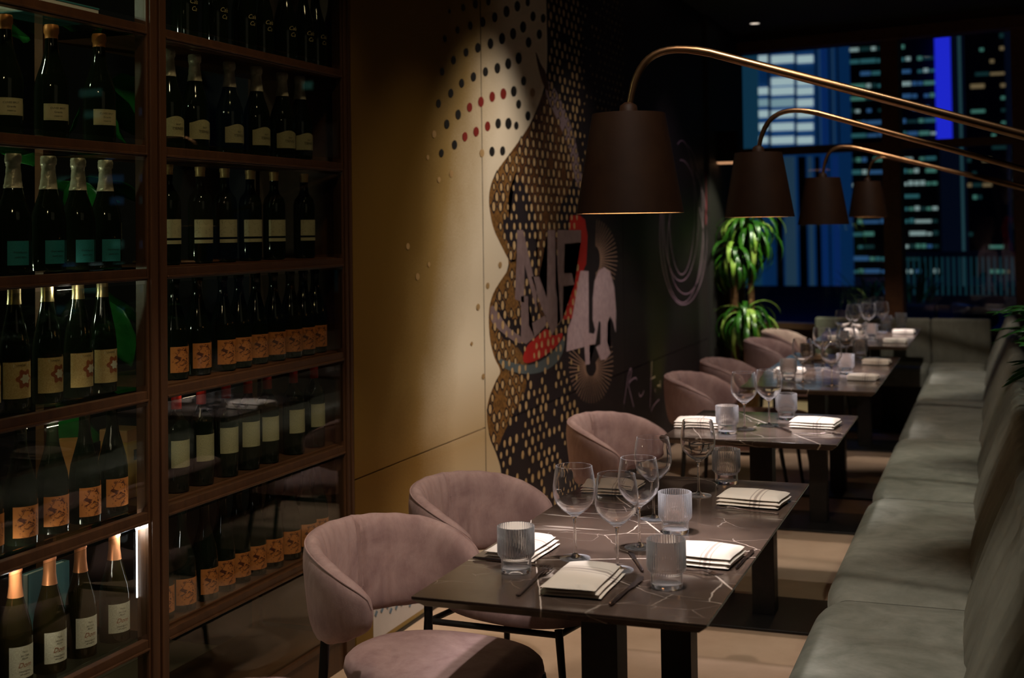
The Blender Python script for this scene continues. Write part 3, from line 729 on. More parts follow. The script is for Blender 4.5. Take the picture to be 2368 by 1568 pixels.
# books, box and tray in the cabinet
bk = empty('book', (-2.50, 2.95, SH[0]), 0, 'teal and white hardback book leaning behind the copper capped bottles', 'book')
mk('cover', join(box(-.004, 0, -.10, .06, 0, .20), box(.018, .022, -.10, .06, 0, .20), box(-.004, .022, .06, .064, 0, .20)), mat('teal_book_cover', (.06, .15, .15), .5), bk)
mk('pages', box(.0005, .0175, -.097, .058, .003, .197), mat('book_pages', (.7, .68, .62), .8), bk)
gb = empty('gift_box', (-2.42, 3.185, SH[1]), 0, 'gold gift box with a small dark emblem, right of the orange label row', 'box')
gold_m = noisy('gold_card', (.50, .28, .06), (.62, .38, .10), 5, .35, .05, metal=.3)
mk('box_body', box(-.05, .045, -.045, .04, 0, .17), gold_m, gb, bevel=.003)
mk('box_lid', box(-.052, .047, -.047, .042, .165, .20), noisy('copper_card', (.40, .18, .07), (.5, .24, .1), 5, .4, .05), gb, bevel=.003)
mk('emblem', box(.0455, .0475, -.015, .012, .11, .14), M['ink'], gb)
fl = empty('gift_box', (-2.51, 3.07, SH[1]), .5, 'red and orange folded carton seen between two orange label bottles', 'box')
mk('box_body', prism([(-.05, -.03), (.05, -.04), (.04, .04), (-.04, .03)], 0, .18), noisy('orange_card', (.55, .2, .05), (.62, .26, .07), 5, .5, .05), fl)
mk('red_side', prism([(.045, -.04), (.055, -.038), (.046, .038), (.038, .038)], .02, .175), noisy('red_card', (.6, .02, .01), (.65, .03, .02), 5, .5, .05), fl)
ro = empty('cardboard_box', (-2.42, 2.86, .118), 0, 'pale crumpled paper package on the floor of the left cabinet bay', 'package')
mk('package_body', prism(rrect(.09, .10, .03), 0, .19), noisy('kraft_paper', (.5, .4, .26), (.62, .52, .36), 9, .7, .6, 30), ro)
wb = tag(mk('serving_board', lathe([(0, 0), (.13, 0), (.135, .006), (.13, .012), (0, .012)], 32), M['brown_print'], smooth=False, loc=(-2.42, 3.45, SH[3])), 'round copper-brown board lying under the ivory label bottles', 'board')
wb.scale = (1, 1, .9)
tb = empty('book', (-2.42, 2.86, SH[5]), 0, 'teal hardback book lying on the top left cabinet shelf', 'book')
mk('cover', join(box(-.08, .08, -.12, .12, 0, .004), box(-.08, .08, -.12, .12, .036, .04)), mat('dark_teal_cover', (.03, .16, .17), .5), tb)
mk('pages', box(-.078, .078, -.118, .118, .0045, .0355), mat('book_pages_edge', (.5, .48, .42), .8), tb)

# ------------------------------------------------------------------ leaves
def big_leaf(L, Wd, bend=.5, fold=.25, nu=8, nv=4):
    """broad leaf from origin along +x, arching down"""
    V = []; F = []
    x = z = 0; ang = 0; P = []
    for i in range(nu+1):
        P.append((x, z)); ang -= bend/nu; x += L/nu*math.cos(ang); z += L/nu*math.sin(ang)
    for i in range(nu+1):
        t = i/nu; wv = Wd*math.sin(PI*min(1, t**.75*.98+.01))**.8/2
        for j in range(-nv//2, nv//2+1):
            s = j/(nv/2); V.append((P[i][0], wv*s, P[i][1]-abs(s)*wv*fold+.03*Wd*math.sin(t*14)*abs(s)))
    k = nv+1
    for i in range(nu):
        for j in range(nv): F.append((i*k+j, i*k+j+1, (i+1)*k+j+1, (i+1)*k+j))
    return V, F
def place_leaf(parent, base, az, el, L, Wd, bend, m, roll=0, name='leaf', fold=.25):
    vf = big_leaf(L, Wd, bend, fold)
    mt = Matrix.Translation(base) @ Matrix.Rotation(az, 4, 'Z') @ Matrix.Rotation(-el, 4, 'Y') @ Matrix.Rotation(roll, 4, 'X')
    V = [tuple(mt @ Vector(v)) for v in vf[0]]
    o = mk(name, (V, vf[1]), m, parent, True)
    s = o.modifiers.new('s', 'SOLIDIFY'); s.thickness = .0008
    return o
# broad-leaved plant behind the glazed cabinet
pb = empty('potted_plant', (-2.98, 2.75, 0), 0, 'broad-leaved glossy green plant growing behind the left cabinet bay', 'plant')
mk('pot', lathe([(0, 0), (.13, 0), (.16, .3), (.165, .3), (.165, .32), (.145, .32), (.14, .27), (0, .27)], 28), M['shade_out'], pb, True)
mk('stem', tube([(0, 0, .25), (.02, -.03, .9), (-.02, .02, 1.6), (.02, 0, 2.45)], [.018, .015, .012, .006], 8), M['trunk'], pb, True)
for (px, py, az, L, wdt, el, bend) in [(20, 15, 15, .26, .20, -.2, .7), (90, 20, -20, .26, .2, -.3, .6), (180, 40, 30, .2, .16, -.5, .6), (265, 250, 60, .26, .20, -.9, .3), (300, 240, 85, .22, .18, -1.2, .2),
   (60, 335, -30, .22, .16, 0, .6), (200, 410, 20, .28, .16, .1, .7), (270, 405, 50, .26, .15, .1, .8), (215, 470, 75, .22, .16, -.8, .4), (285, 770, 80, .24, .14, -1.1, .2), (300, 700, 50, .2, .12, -.4, .5), (170, 960, 30, .24, .18, -.3, .5), (170, 280, 10, .10, .05, 1.2, .1)]:
    p = atx(px, py, -2.80); b = p-Vector((-2.98, 2.75, 0)); a = R(az)
    base = b-Vector((math.cos(a)*math.cos(el), math.sin(a)*math.cos(el), math.sin(el)))*L*.5
    place_leaf(pb, base, a, el, L, wdt, bend, M['leaf_dark'], roll=rnd.uniform(-.5, .5))

# dracaena by the window column
dp = empty('potted_dracaena', (-1.99, 10.70, 0), 0, 'tall dracaena with two tufts of drooping bright green leaves by the dark column', 'plant')
mk('pot', lathe([(0, 0), (.12, 0), (.145, .42), (.15, .42), (.15, .45), (.135, .45), (.13, .40), (0, .40)], 32), M['brown_print'], dp, True)
mk('soil', lathe([(0, .40), (.129, .402)], 24), M['soil'], dp)
canes = [((-.05, -.03), 1.36, .034), ((.03, -.04), .84, .034), ((.05, .05), 1.56, .028)]
crowns = []
for (x, y), h, r in canes:
    mk('cane', tube([(x, y, .38), (x*1.3, y, h*.6), (x*1.1, y*1.2, h)], [r, r*.95, r*.9], 12), M['trunk'], dp, True)
    crowns.append((x*1.1, y*1.2, h))
NL = [64, 76, 76]
for (cx, cy, cz), n_, ln in zip(crowns, NL, (.40, .42, .46)):
    for i in range(n_):
        az = i*2.39996+rnd.uniform(-.2, .2); lv = i/n_
        el = R(75-70*lv+rnd.uniform(-8, 8)); L = ln*(.75+.35*rnd.random())
        place_leaf(dp, Vector((cx, cy, cz-.10*lv+.02)), az, el, L, .034+.016*rnd.random(), 2.5+.6*rnd.random(), M['leaf_lit'] if rnd.random() < .28 else M['leaf'], fold=.35)

struct('trim_4', join(*[box(-2.19+i*.062, -2.14+i*.062, 10.93, 10.97, 0, 1.55) for i in range(3)]), M['frame_wood'])

# ------------------------------------------------------------------ chairs
TH_M = 1.861
def back_shell(pipe=False):
    NT_, NS = 150, 24; V = []; F = []; PP = []
    a, b = .218, .242
    for i in range(NT_+1):
        s = -1+2*i/NT_; th = s*TH_M; q = abs(s)
        z1 = .748-.075*q**2.2; z0 = .472+.03*q**3; zc = (z0+z1)/2; hh = (z1-z0)/2; tk = .033; e = 1
        if q > .80: e = math.sqrt(max(0, 1-((q-.80)/.2)**2))
        e2 = math.sqrt(max(0, 1-((q-.52)/.48)**2)) if q > .52 else 1
        hh = max(hh*(.22+.78*e2**.85) if q < .998 else hh*.12, .01); tk = max(tk*(.25+.75*e), .006)
        fwd = math.cos(th); cx, cy = -a*fwd, b*math.sin(th)
        if fwd < 0: cx = a*abs(fwd)*1.15
        nx, ny = -fwd/a, math.sin(th)/b; l = math.hypot(nx, ny); nx /= l; ny /= l
        for j in range(NS):
            g = 2*PI*j/NS; cu, su = math.cos(g), math.sin(g)
            du = tk*math.copysign(abs(cu)**.8, cu); dz = hh*math.copysign(abs(su)**.62, su); flare = .10*(dz+hh)
            if cu < .15:   # inner side and crown: gathered pleats
                for t0, am, wd_ in ((-.47, .006, .03), (-.36, .010, .016), (-.27, .006, .02), (-.12, .004, .02), (.02, .004, .02), (.10, .016, .015), (.135, .012, .012), (.30, .005, .03), (-.60, .004, .02)):
                    t1 = t0+.02*math.sin(su*1.6); du += 1.5*am*math.exp(-((s-t1)/wd_)**2)*(1-.55*abs(su)**3)
            x = cx+nx*(du+flare); y = cy+ny*(du+flare)
            V.append((x, y, zc+dz+.001*math.sin(s*40+j*.7)))
            if j == 4: PP.append((x+nx*.001, y+ny*.001, zc+dz+.001))
    if pipe: return tube(PP, .0022, 6)
    for i in range(NT_):
        for j in range(NS): F.append((i*NS+j, i*NS+(j+1) % NS, (i+1)*NS+(j+1) % NS, (i+1)*NS+j))
    F.append(tuple(range(NS))); F.append(tuple(range(NT_*NS, (NT_+1)*NS))[::-1])
    return V, F
def seat_pad():
    V = []; F = []; n = 48; prof = [(0, .405), (.80, .405), (.96, .415), (1.0, .438), (.985, .458), (.93, .472), (.80, .480), (.5, .485), (0, .487)]
    idx = []
    for r, z in prof:
        if r == 0: idx.append([len(V)]*n); V.append((0.115, 0, z-.045)); continue
        row = []
        for i in range(n):
            a = 2*PI*i/n; c, s_ = math.cos(a), math.sin(a); e = 1/(abs(c)**2.4+abs(s_)**2.4)**(1/2.4)
            row.append(len(V)); V.append((.125+.275*r*e*c, -.012+(.222+.02*c)*r*e*s_, z-.045))
        idx.append(row)
    for k in range(len(prof)-1):
        for i in range(n):
            j = (i+1) % n; u = []
            for x in (idx[k][i], idx[k][j], idx[k+1][j], idx[k+1][i]):
                if x not in u: u.append(x)
            F.append(tuple(u))
    return V, F
def make_chair():
    root = empty('dining_chair')
    mk('backrest', back_shell(), M['mauve'], root, True)
    mk('seat', seat_pad(), M['mauve'], root, True)
    mk('piping', back_shell(True), M['mauve'], root, True)
    for s in (-1, 1):
        mk('leg', tube([(-.125, s*.262, 0), (-.105, s*.235, .30), (-.095, s*.222, .53)], [.009, .012, .013], 10), M['black_metal'], root, True)
        mk('leg', tube([(.38, s*.20, 0), (.33, s*.165, .365)], [.009, .013], 10), M['black_metal'], root, True)
    mk('seat_frame', join(*[tube([(-.10, s*.23, .345), (.33, s*.166, .348)], .010, 8) for s in (-1, 1)], tube([(.33, -.166, .348), (.33, .166, .348)], .010, 8), tube([(-.10, -.23, .345), (-.10, .23, .345)], .010, 8)), M['black_metal'], root, True)
    register(root); return root
chair = make_chair()
CH = [(-1.545, 3.259, -13, 'mauve velvet barrel chair nearest the camera, with its seat in full view'),
      (-1.554, 3.949, -11.3, 'mauve velvet barrel chair second in the row, against the cream wall'),
      (-1.513, 5.457, -11, 'mauve velvet barrel chair at the second table, beside the dotted mural'),
      (-1.508, 7.173, -3, 'mauve velvet barrel chair at the near end of the third table'),
      (-1.487, 7.999, 0, 'mauve velvet barrel chair at the far end of the third table'),
      (-1.49, 9.508, -2, 'mauve velvet barrel chair at the last table, in front of the dracaena'),
      (-1.501, 10.316, -4, 'mauve velvet barrel chair furthest from the camera, below the window')]
for i, (x, y, a, lb_) in enumerate(CH):
    o = chair if i == 0 else copy_tree(chair)
    o.location = (x, y, 0); o.rotation_euler = (0, 0, R(a)); tag(o, lb_, 'chair', 'mauve barrel chairs along the tables')
o = copy_tree(chair); o.location = (-1.125, 1.962, 0); o.rotation_euler = (0, 0, R(12))
tag(o, 'barrel chair at the bottom picture edge, only its backrest top in view', 'chair', 'mauve barrel chairs along the tables')

# ------------------------------------------------------------------ tables
TZ = .75
def table(x0, x1, y0, y1, peds, label):
    cx, cy = (x0+x1)/2, (y0+y1)/2; root = empty('marble_table', (cx, cy, 0), 0, label, 'table', 'marble tables along the banquette')
    hx, hy = (x1-x0)/2, (y1-y0)/2; c = .022
    P = [(-hx, -hy), (hx, -hy), (hx, hy), (-hx, hy)]; Q = [(-hx+c, -hy+c), (hx-c, -hy+c), (hx-c, hy-c), (-hx+c, hy-c)]
    V = [(x, y, TZ) for x, y in P]+[(x, y, TZ-.007) for x, y in P]+[(x, y, TZ-.026) for x, y in Q]
    F = [(0, 1, 2, 3), (11, 10, 9, 8)]+[(i, i+4, (i+1) % 4+4, (i+1) % 4) for i in range(4)]+[(i+4, i+8, (i+1) % 4+8, (i+1) % 4+4) for i in range(4)]
    mk('table_top', (V, F), M['marble'], root, bevel=.0015)
    for py in peds:
        mk('pedestal', box(-.045, .045, py-cy-.045, py-cy+.045, .012, TZ-.034), M['black_metal'], root, bevel=.002)
        mk('base_plate', box(-.23, .23, py-cy-.23, py-cy+.23, 0, .012), M['black_metal'], root, bevel=.003)
        mk('top_plate', box(-.16, .16, py-cy-.16, py-cy+.16, TZ-.034, TZ-.026), M['black_metal'], root)
    return root
TX0, TX1 = -1.25, -.58
table(TX0, TX1, 2.66, 4.20, (3.04, 3.81), 'near dark marble table on two black pedestals, laid for four')
table(TX0, TX1, 4.96, 5.74, (5.30,), 'second dark marble table, square on one black pedestal, laid for two')
table(TX0, TX1, 6.57, 8.30, (7.0, 7.87), 'third dark marble table, long, between the second table and the last one')
table(TX0, TX1, 9.03, 10.80, (9.5, 10.35), 'furthest dark marble table crowded with glasses below the window')

# ------------------------------------------------------------------ tableware
def wineglass():
    root = empty('wine_glass')
    outer = [(.0385, .0), (.0385, .0012), (.030, .003), (.012, .006), (.0045, .012), (.0035, .03), (.0034, .085), (.0042, .098), (.010, .105), (.032, .121), (.047, .138), (.0525, .156), (.0528, .176), (.0500, .202), (.0452, .228)]
    th = .0011
    inner = [(.0452-th, .2284), (.0500-th, .202), (.0528-th, .176), (.0525-th, .156), (.047-th, .1392), (.032-th, .1226), (.010, .1085), (0, .1065)]
    mk('glass_body', lathe([(0, 0)]+outer+inner, 40), M['crystal'], root, True)
    register(root); return root
def tumbler(nr=44):
    root = empty('water_tumbler')
    outer = [(.034, 0), (.0355, .002), (.036, .010), (.036, .030), (.0375, .034), (.0425, .040), (.0445, .046), (.0445, .108)]
    inner = [(.0436, .1092), (.0424, .108), (.0420, .048), (.034, .040), (.0325, .034), (.0325, .012), (.028, .0095), (0, .009)]
    rib = lambda a, k: (.0007*math.cos(a*nr) if 6 <= k <= 8 else 0)
    P = [(0, 0)]+outer+inner
    mk('glass_body', lathe(P, nr*4, rib), M['tumbler'], root, True)
    register(root); return root
def napkin():
    root = empty('folded_napkin')
    def layer(sx, sy, z0, z1, ox=0, oy=0, wav=.0012, sag=0.0):
        nx, ny = 18, 12; V = []; F = []
        for side in (1, 0):
            for i in range(nx+1):
                for j in range(ny+1):
                    u = -1+2*i/nx; v = -1+2*j/ny; ed = min(1-abs(u), 1-abs(v)); r = min(1, ed/.12); rr = math.sqrt(max(0, 1-(1-r)**2))
                    zm = (z0+z1)/2; h = (z1-z0)/2
                    z = zm+(h*rr+wav*math.sin(3*u+2*v)*rr+sag*rr*(1-v*v) if side else -h*rr)
                    V.append((ox+sx*u*(1+.015*math.sin(3*v)), oy+sy*v*(1+.012*math.sin(4*u)), z))
        k = (nx+1)*(ny+1)
        for s in range(2):
            for i in range(nx):
                for j in range(ny):
                    q = (s*k+i*(ny+1)+j, s*k+(i+1)*(ny+1)+j, s*k+(i+1)*(ny+1)+j+1, s*k+i*(ny+1)+j+1); F.append(q if s == 0 else q[::-1])
        ring = [i*(ny+1) for i in range(nx+1)]+[nx*(ny+1)+j for j in range(1, ny+1)]+[i*(ny+1)+ny for i in range(nx-1, -1, -1)]+[j for j in range(ny-1, 0, -1)]
        for a, b in zip(ring, ring[1:]+ring[:1]): F.append((a, b, k+b, k+a))
        return V, F
    mk('fold', layer(.078, .058, 0, .009, 0, 0), M['cloth'], root, True)
    mk('fold', layer(.080, .056, .0085, .0165, .001, .002), M['cloth'], root, True)
    mk('fold', layer(.079, .052, .016, .026, -.001, .004, .0015, .004), M['cloth'], root, True)
    register(root); return root
def fork():
    root = empty('table_fork')
    V, F = prism([(-.105, -.0035), (-.10, -.0045), (0, -.0028), (.030, -.0030), (.045, -.010), (.055, -.0112), (.055, .0112), (.045, .010), (.030, .0030), (0, .0028), (-.10, .0045), (-.105, .0035)], .001, .0035)
    V = [(x, y, z+.009*max(0, min(1, (x+.02)/.06))*max(0, 1-max(0, x-.04)*20)) for x, y, z in V]
    mk('handle', (V, F), M['steel'], root, bevel=.0008)
    for i in range(4):
        y = -.0095+i*.00633
        mk('tine', tube([(.053, y, .008), (.070, y, .005), (.090, y, .0065)], [.0019, .0016, .0008], 6), M['steel'], root, True)
    register(root); return root
def knife():
    root = empty('table_knife')
    mk('handle', tube([(-.11, 0, .004), (-.105, 0, .0042), (-.05, 0, .0045), (0, 0, .0038)], [.0025, .0042, .0046, .0034], 8), M['steel'], root, True)
    mk('blade', prism([(0, -.0035), (.02, -.0065), (.075, -.0085), (.098, -.004), (.105, .0045), (.095, .0055), (0, .0045)], .0025, .0042), M['steel'], root, bevel=.0006)
    register(root); return root
protos = {'g': wineglass(), 't': tumbler(), 'n': napkin(), 'f': fork(), 'k': knife()}
CATS = {'g': 'glass', 't': 'glass', 'n': 'napkin', 'f': 'fork', 'k': 'knife'}
GRP = {'g': 'stemmed wine glasses on the tables', 't': 'ribbed water tumblers on the tables', 'n': 'folded cream napkins on the tables', 'f': 'dark forks on the tables', 'k': 'dark knives on the tables'}
ud = set()
def put(k, px, py, rz, label, z=TZ, xy=None, sc_=1):
    p = atz(px, py, z) if xy is None else Vector((*xy, z))
    if k not in ud: o = protos[k]; ud.add(k)
    else: o = copy_tree(protos[k])
    o.location = (p.x, p.y, z+.0006); o.rotation_euler = (0, 0, R(rz)); o.scale = sc_ if isinstance(sc_, tuple) else (sc_,)*3
    return tag(o, label, CATS[k], GRP[k])
# table 1
put('g', 1330, 1291, 0, 'leftmost large wine glass on the near table')
put('g', 1428, 1318, 0, 'wine glass nearest the camera on the near table, behind the napkin')
put('g', 1479, 1266, 0, 'wine glass behind the nearest pair on the near table')
put('g', 1512, 1200, 0, 'wine glass in front of the second row chair on the near table')
put('g', 1616, 1146, 0, 'wine glass with amber tint left of the far tumbler on the near table')
put('t', 1194, 1322, 0, 'ribbed water tumbler at the left of the near table, over a napkin')
put('t', 1542, 1358, 0, 'ribbed water tumbler nearest the camera on the near table')
put('t', 1562, 1232, 10, 'ribbed water tumbler behind the nearest one on the near table')
put('t', 1680, 1118, 0, 'ribbed water tumbler by the far napkin on the near table')
put('n', 0, 0, 91, 'folded cream napkin nearest the camera, between fork and knife', xy=(-.908, 2.862), sc_=(1.42, 1.22, 1.0))
put('n', 0, 0, 88, 'folded cream napkin on the left side of the near table by the chair', xy=(-1.145, 3.105), sc_=(1.25, 1.12, 1.0))
put('n', 0, 0, -4, 'folded cream napkin right of the tumblers near the table edge', xy=(-.690, 3.165), sc_=(1.0, 1.35, 1.1))
put('n', 0, 0, -5, 'folded cream napkin at the far right corner of the near table', xy=(-.695, 3.855), sc_=(1.18, 1.30, 1.1))
put('n', 0, 0, 3, 'folded cream napkin seen through the wine glasses on the near table', xy=(-1.135, 3.90), sc_=(1.1, 1.3, 1.0))
put('f', 0, 0, 92, 'dark fork left of the nearest napkin', xy=(-1.026, 2.86), sc_=1.25)
put('k', 0, 0, 88, 'dark knife right of the nearest napkin', xy=(-.800, 2.845), sc_=1.15)
put('k', 0, 0, -3, 'dark knife in front of the left napkin', xy=(-1.135, 2.995), sc_=.95)
put('f', 0, 0, -14, 'dark fork in front of the napkin near the right table edge', xy=(-.695, 3.045), sc_=.85)
put('f', 0, 0, 176, 'dark fork in front of the napkin at the far right corner of the near table', xy=(-.70, 3.735), sc_=.95)
put('k', 0, 0, 88, 'dark knife beside the napkin at the right table edge', xy=(-.600, 3.20), sc_=.9)
put('k', 0, 0, 115, 'dark knife crossing behind the nearest tumbler', xy=(-.850, 3.10), sc_=.9)
# table 2
put('g', 1722, 993, 0, 'left wine glass on the second table')
put('g', 1779, 985, 0, 'right wine glass on the second table')
put('t', 1682, 1002, 0, 'left ribbed water tumbler on the second table')
put('t', 1819, 970, 0, 'right ribbed water tumbler on the second table')
put('n', 1615, 985, 5, 'folded cream napkin at the left of the second table', sc_=(1.15, 1.35, 1.1))
put('n', 1885, 986, -4, 'folded cream napkin at the right of the second table', sc_=(1.15, 1.35, 1.1))
put('k', 1806, 992, 120, 'dark knife left of the right napkin on the second table')
put('f', 1892, 1006, -3, 'dark fork in front of the right napkin on the second table')
# table 3
put('g', 1857, 885, 0, 'front left wine glass on the third table')
put('g', 1924, 893, 0, 'front right wine glass on the third table')
put('g', 1902, 850, 0, 'rear left wine glass on the third table')
put('g', 1958, 842, 0, 'rear right wine glass on the third table')
put('t', 1824, 878, 0, 'front left water tumbler on the third table')
put('t', 1957, 865, 0, 'front right water tumbler on the third table')
put('t', 1868, 838, 0, 'rear left water tumbler on the third table')
put('t', 1990, 828, 0, 'rear right water tumbler on the third table')
put('n', 1828, 862, 4, 'folded cream napkin at the front left of the third table')
put('n', 1996, 878, -4, 'folded cream napkin at the front right of the third table')
put('n', 2027, 842, -3, 'folded cream napkin at the rear right of the third table')
put('n', 1880, 830, 3, 'folded cream napkin at the rear left of the third table')
# table 4
for i, (px, py) in enumerate([(1950, 796), (1988, 800), (1975, 778), (2010, 772), (2040, 768), (2000, 758), (2030, 752)]):
    put('g', px, py, 0, ORD[i]+' wine glass counted from the front on the furthest table')
for i, (px, py) in enumerate([(1950, 803), (2015, 785), (2050, 762), (2084, 756)]):
    put('t', px, py, 0, ORD[i]+' water tumbler counted from the front on the furthest table')
put('n', 2070, 792, -3, 'folded cream napkin at the front right of the furthest table')
put('n', 2090, 771, -3, 'folded cream napkin at the rear right of the furthest table')
put('n', 1948, 786, 3, 'folded cream napkin at the front left of the furthest table')
put('n', 1972, 770, 3, 'folded cream napkin at the rear left of the furthest table')

# ------------------------------------------------------------------ banquette
bq = empty('banquette', (0, 0, 0), 0, 'long sage green velvet banquette along the right side of the tables', 'bench')
def cushion(y0, y1, x0=-.53, x1=-.10, z0=.30, z1=.45):
    nx, ny = 16, 30; V = []; F = []
    prof = []   # around the section in x-z
    r = .055
    for i in range(8): a = R(180-90*i/7); prof.append((x0+r+r*math.cos(a), z1-r+r*math.sin(a)))
    for i in range(1, 9): prof.append((x0+r+(x1-x0-r)*i/8, z1))
    prof = [(x0, z0)]+prof+[(x1, z0)]
    for j in range(ny+1):
        v = j/ny; y = y0+.004+(y1-y0-.008)*v; e = min(v, 1-v); d = .016*(1-min(1, e/.12))**2
        for k, (x, z) in enumerate(prof):
            cxm = (x0+x1)/2
            V.append((x+(d*1.8 if x < x0+.1 else 0), y, z-(d if z > z0+.05 else 0)+(.006*math.sin(v*PI)*math.sin((x-x0)/(x1-x0)*PI) if z > z1-.01 else 0)))
    n = len(prof)
    for j in range(ny):
        for k in range(n): F.append((j*n+k, j*n+(k+1) % n, (j+1)*n+(k+1) % n, (j+1)*n+k))
    F.append(tuple(range(n))); F.append(tuple(range(ny*n, (ny+1)*n))[::-1])
    return V, F
SY = [.9, 2.45, 4.05, 5.60, 7.20, 8.85, 9.62, 10.52]
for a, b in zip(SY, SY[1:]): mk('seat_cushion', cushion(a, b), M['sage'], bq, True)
mk('plinth', box(-.46, -.02, .9, 10.55, 0, .30), M['black_metal'], bq)
def backpanel(y0, y1):
    n1, ny = 22, 26; V = []; F = []
    pr = []   # section x-z: seat junction up, rounded top, down behind
    for i in range(12): t = i/11; pr.append((-.115+.155*t**1.25, .40+.40*t))
    for i in range(1, 8): a = R(180-180*i/7); pr.append((.04+.045+.045*math.cos(a)+.0, .80+.055*math.sin(a)))
    pr.append((.15, .05)); pr.append((-.06, .05)); n = len(pr)
    for j in range(ny+1):
        v = j/ny; y = y0+(y1-y0)*v; e = min(v, 1-v); g = .016*math.exp(-(e/.035)**2)
        for k, (x, z) in enumerate(pr):
            f = 0
            if k < 17:
                f = .006*math.sin((v*30+1.6*math.sin(z*7+v*5)))*min(1, max(0, (z-.42)*4))
                f += .012*math.sin(v*PI)
            V.append((x+g-f if k < 17 else x, y, z-(g*.6 if k > 10 and k < 17 else 0)))
    for j in range(ny):
        for k in range(n): F.append((j*n+k, j*n+(k+1) % n, (j+1)*n+(k+1) % n, (j+1)*n+k))
    F.append(tuple(range(n))); F.append(tuple(range(ny*n, (ny+1)*n))[::-1])
    return V, F
BY = [.9, 1.75, 2.6, 3.45, 4.3, 5.15, 6.0, 6.85, 7.7, 8.55, 9.4, 10.25, 10.98]
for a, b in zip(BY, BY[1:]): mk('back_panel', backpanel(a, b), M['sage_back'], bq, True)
# return bench under the window
rb = empty('corner_bench', (0, 0, 0), 0, 'sage velvet return bench across the far end under the window', 'bench')
for a, b in ((-1.0, -.54), (-.54, -.12)):
    cv, cf = cushion(a, b, 0, .44)
    mk('seat_cushion', ([(y, 10.56+x, z) for x, y, z in cv], cf), M['sage'], rb, True)
for a, b in ((-1.45, -.99), (-.99, -.53), (-.53, -.07)):
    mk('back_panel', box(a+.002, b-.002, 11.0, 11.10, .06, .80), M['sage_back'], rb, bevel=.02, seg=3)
mk('plinth', box(-1.0, -.10, 10.62, 10.99, 0, .30), M['black_metal'], rb)

# ------------------------------------------------------------------ planter behind the banquette
zz = empty('potted_plant', (.36, 5.9, 0), 0, 'glossy dark green plant leaning over the banquette back at the right edge', 'plant')
mk('pot', lathe([(0, 0), (.15, 0), (.17, .85), (.175, .90), (.16, .90), (.15, .84), (0, .84)], 28), M['terracotta'], zz, True)
for s_ in range(13):
    yb = rnd.uniform(-1.6, .7); L = rnd.uniform(.42, .62); az = R(180+rnd.uniform(-45, 45)); tip = Vector((math.cos(az)*L*.55, yb*.8+math.sin(az)*L*.5, .9+L*rnd.uniform(.1, .75)))
    b0 = Vector((rnd.uniform(-.08, .08), rnd.uniform(-.1, .1)+yb*.06, .84)); mid = (b0+tip)/2+Vector((0, 0, .2))
    pts = [b0*(1-t)**2+mid*2*t*(1-t)+tip*t*t for t in [i/9 for i in range(10)]]
    mk('stem', tube(pts, [.006-.0004*i for i in range(10)], 6), M['leaf_zz'], zz, True)
    for i in range(3, 10):
        for sd in (-1, 1):
            d = (pts[min(i+1, 9)]-pts[i-1]).normalized(); a0 = math.atan2(d.y, d.x)+sd*.9
            place_leaf(zz, pts[i], a0, rnd.uniform(-.3, .3), rnd.uniform(.08, .12), .04, .5, M['leaf_zz'])

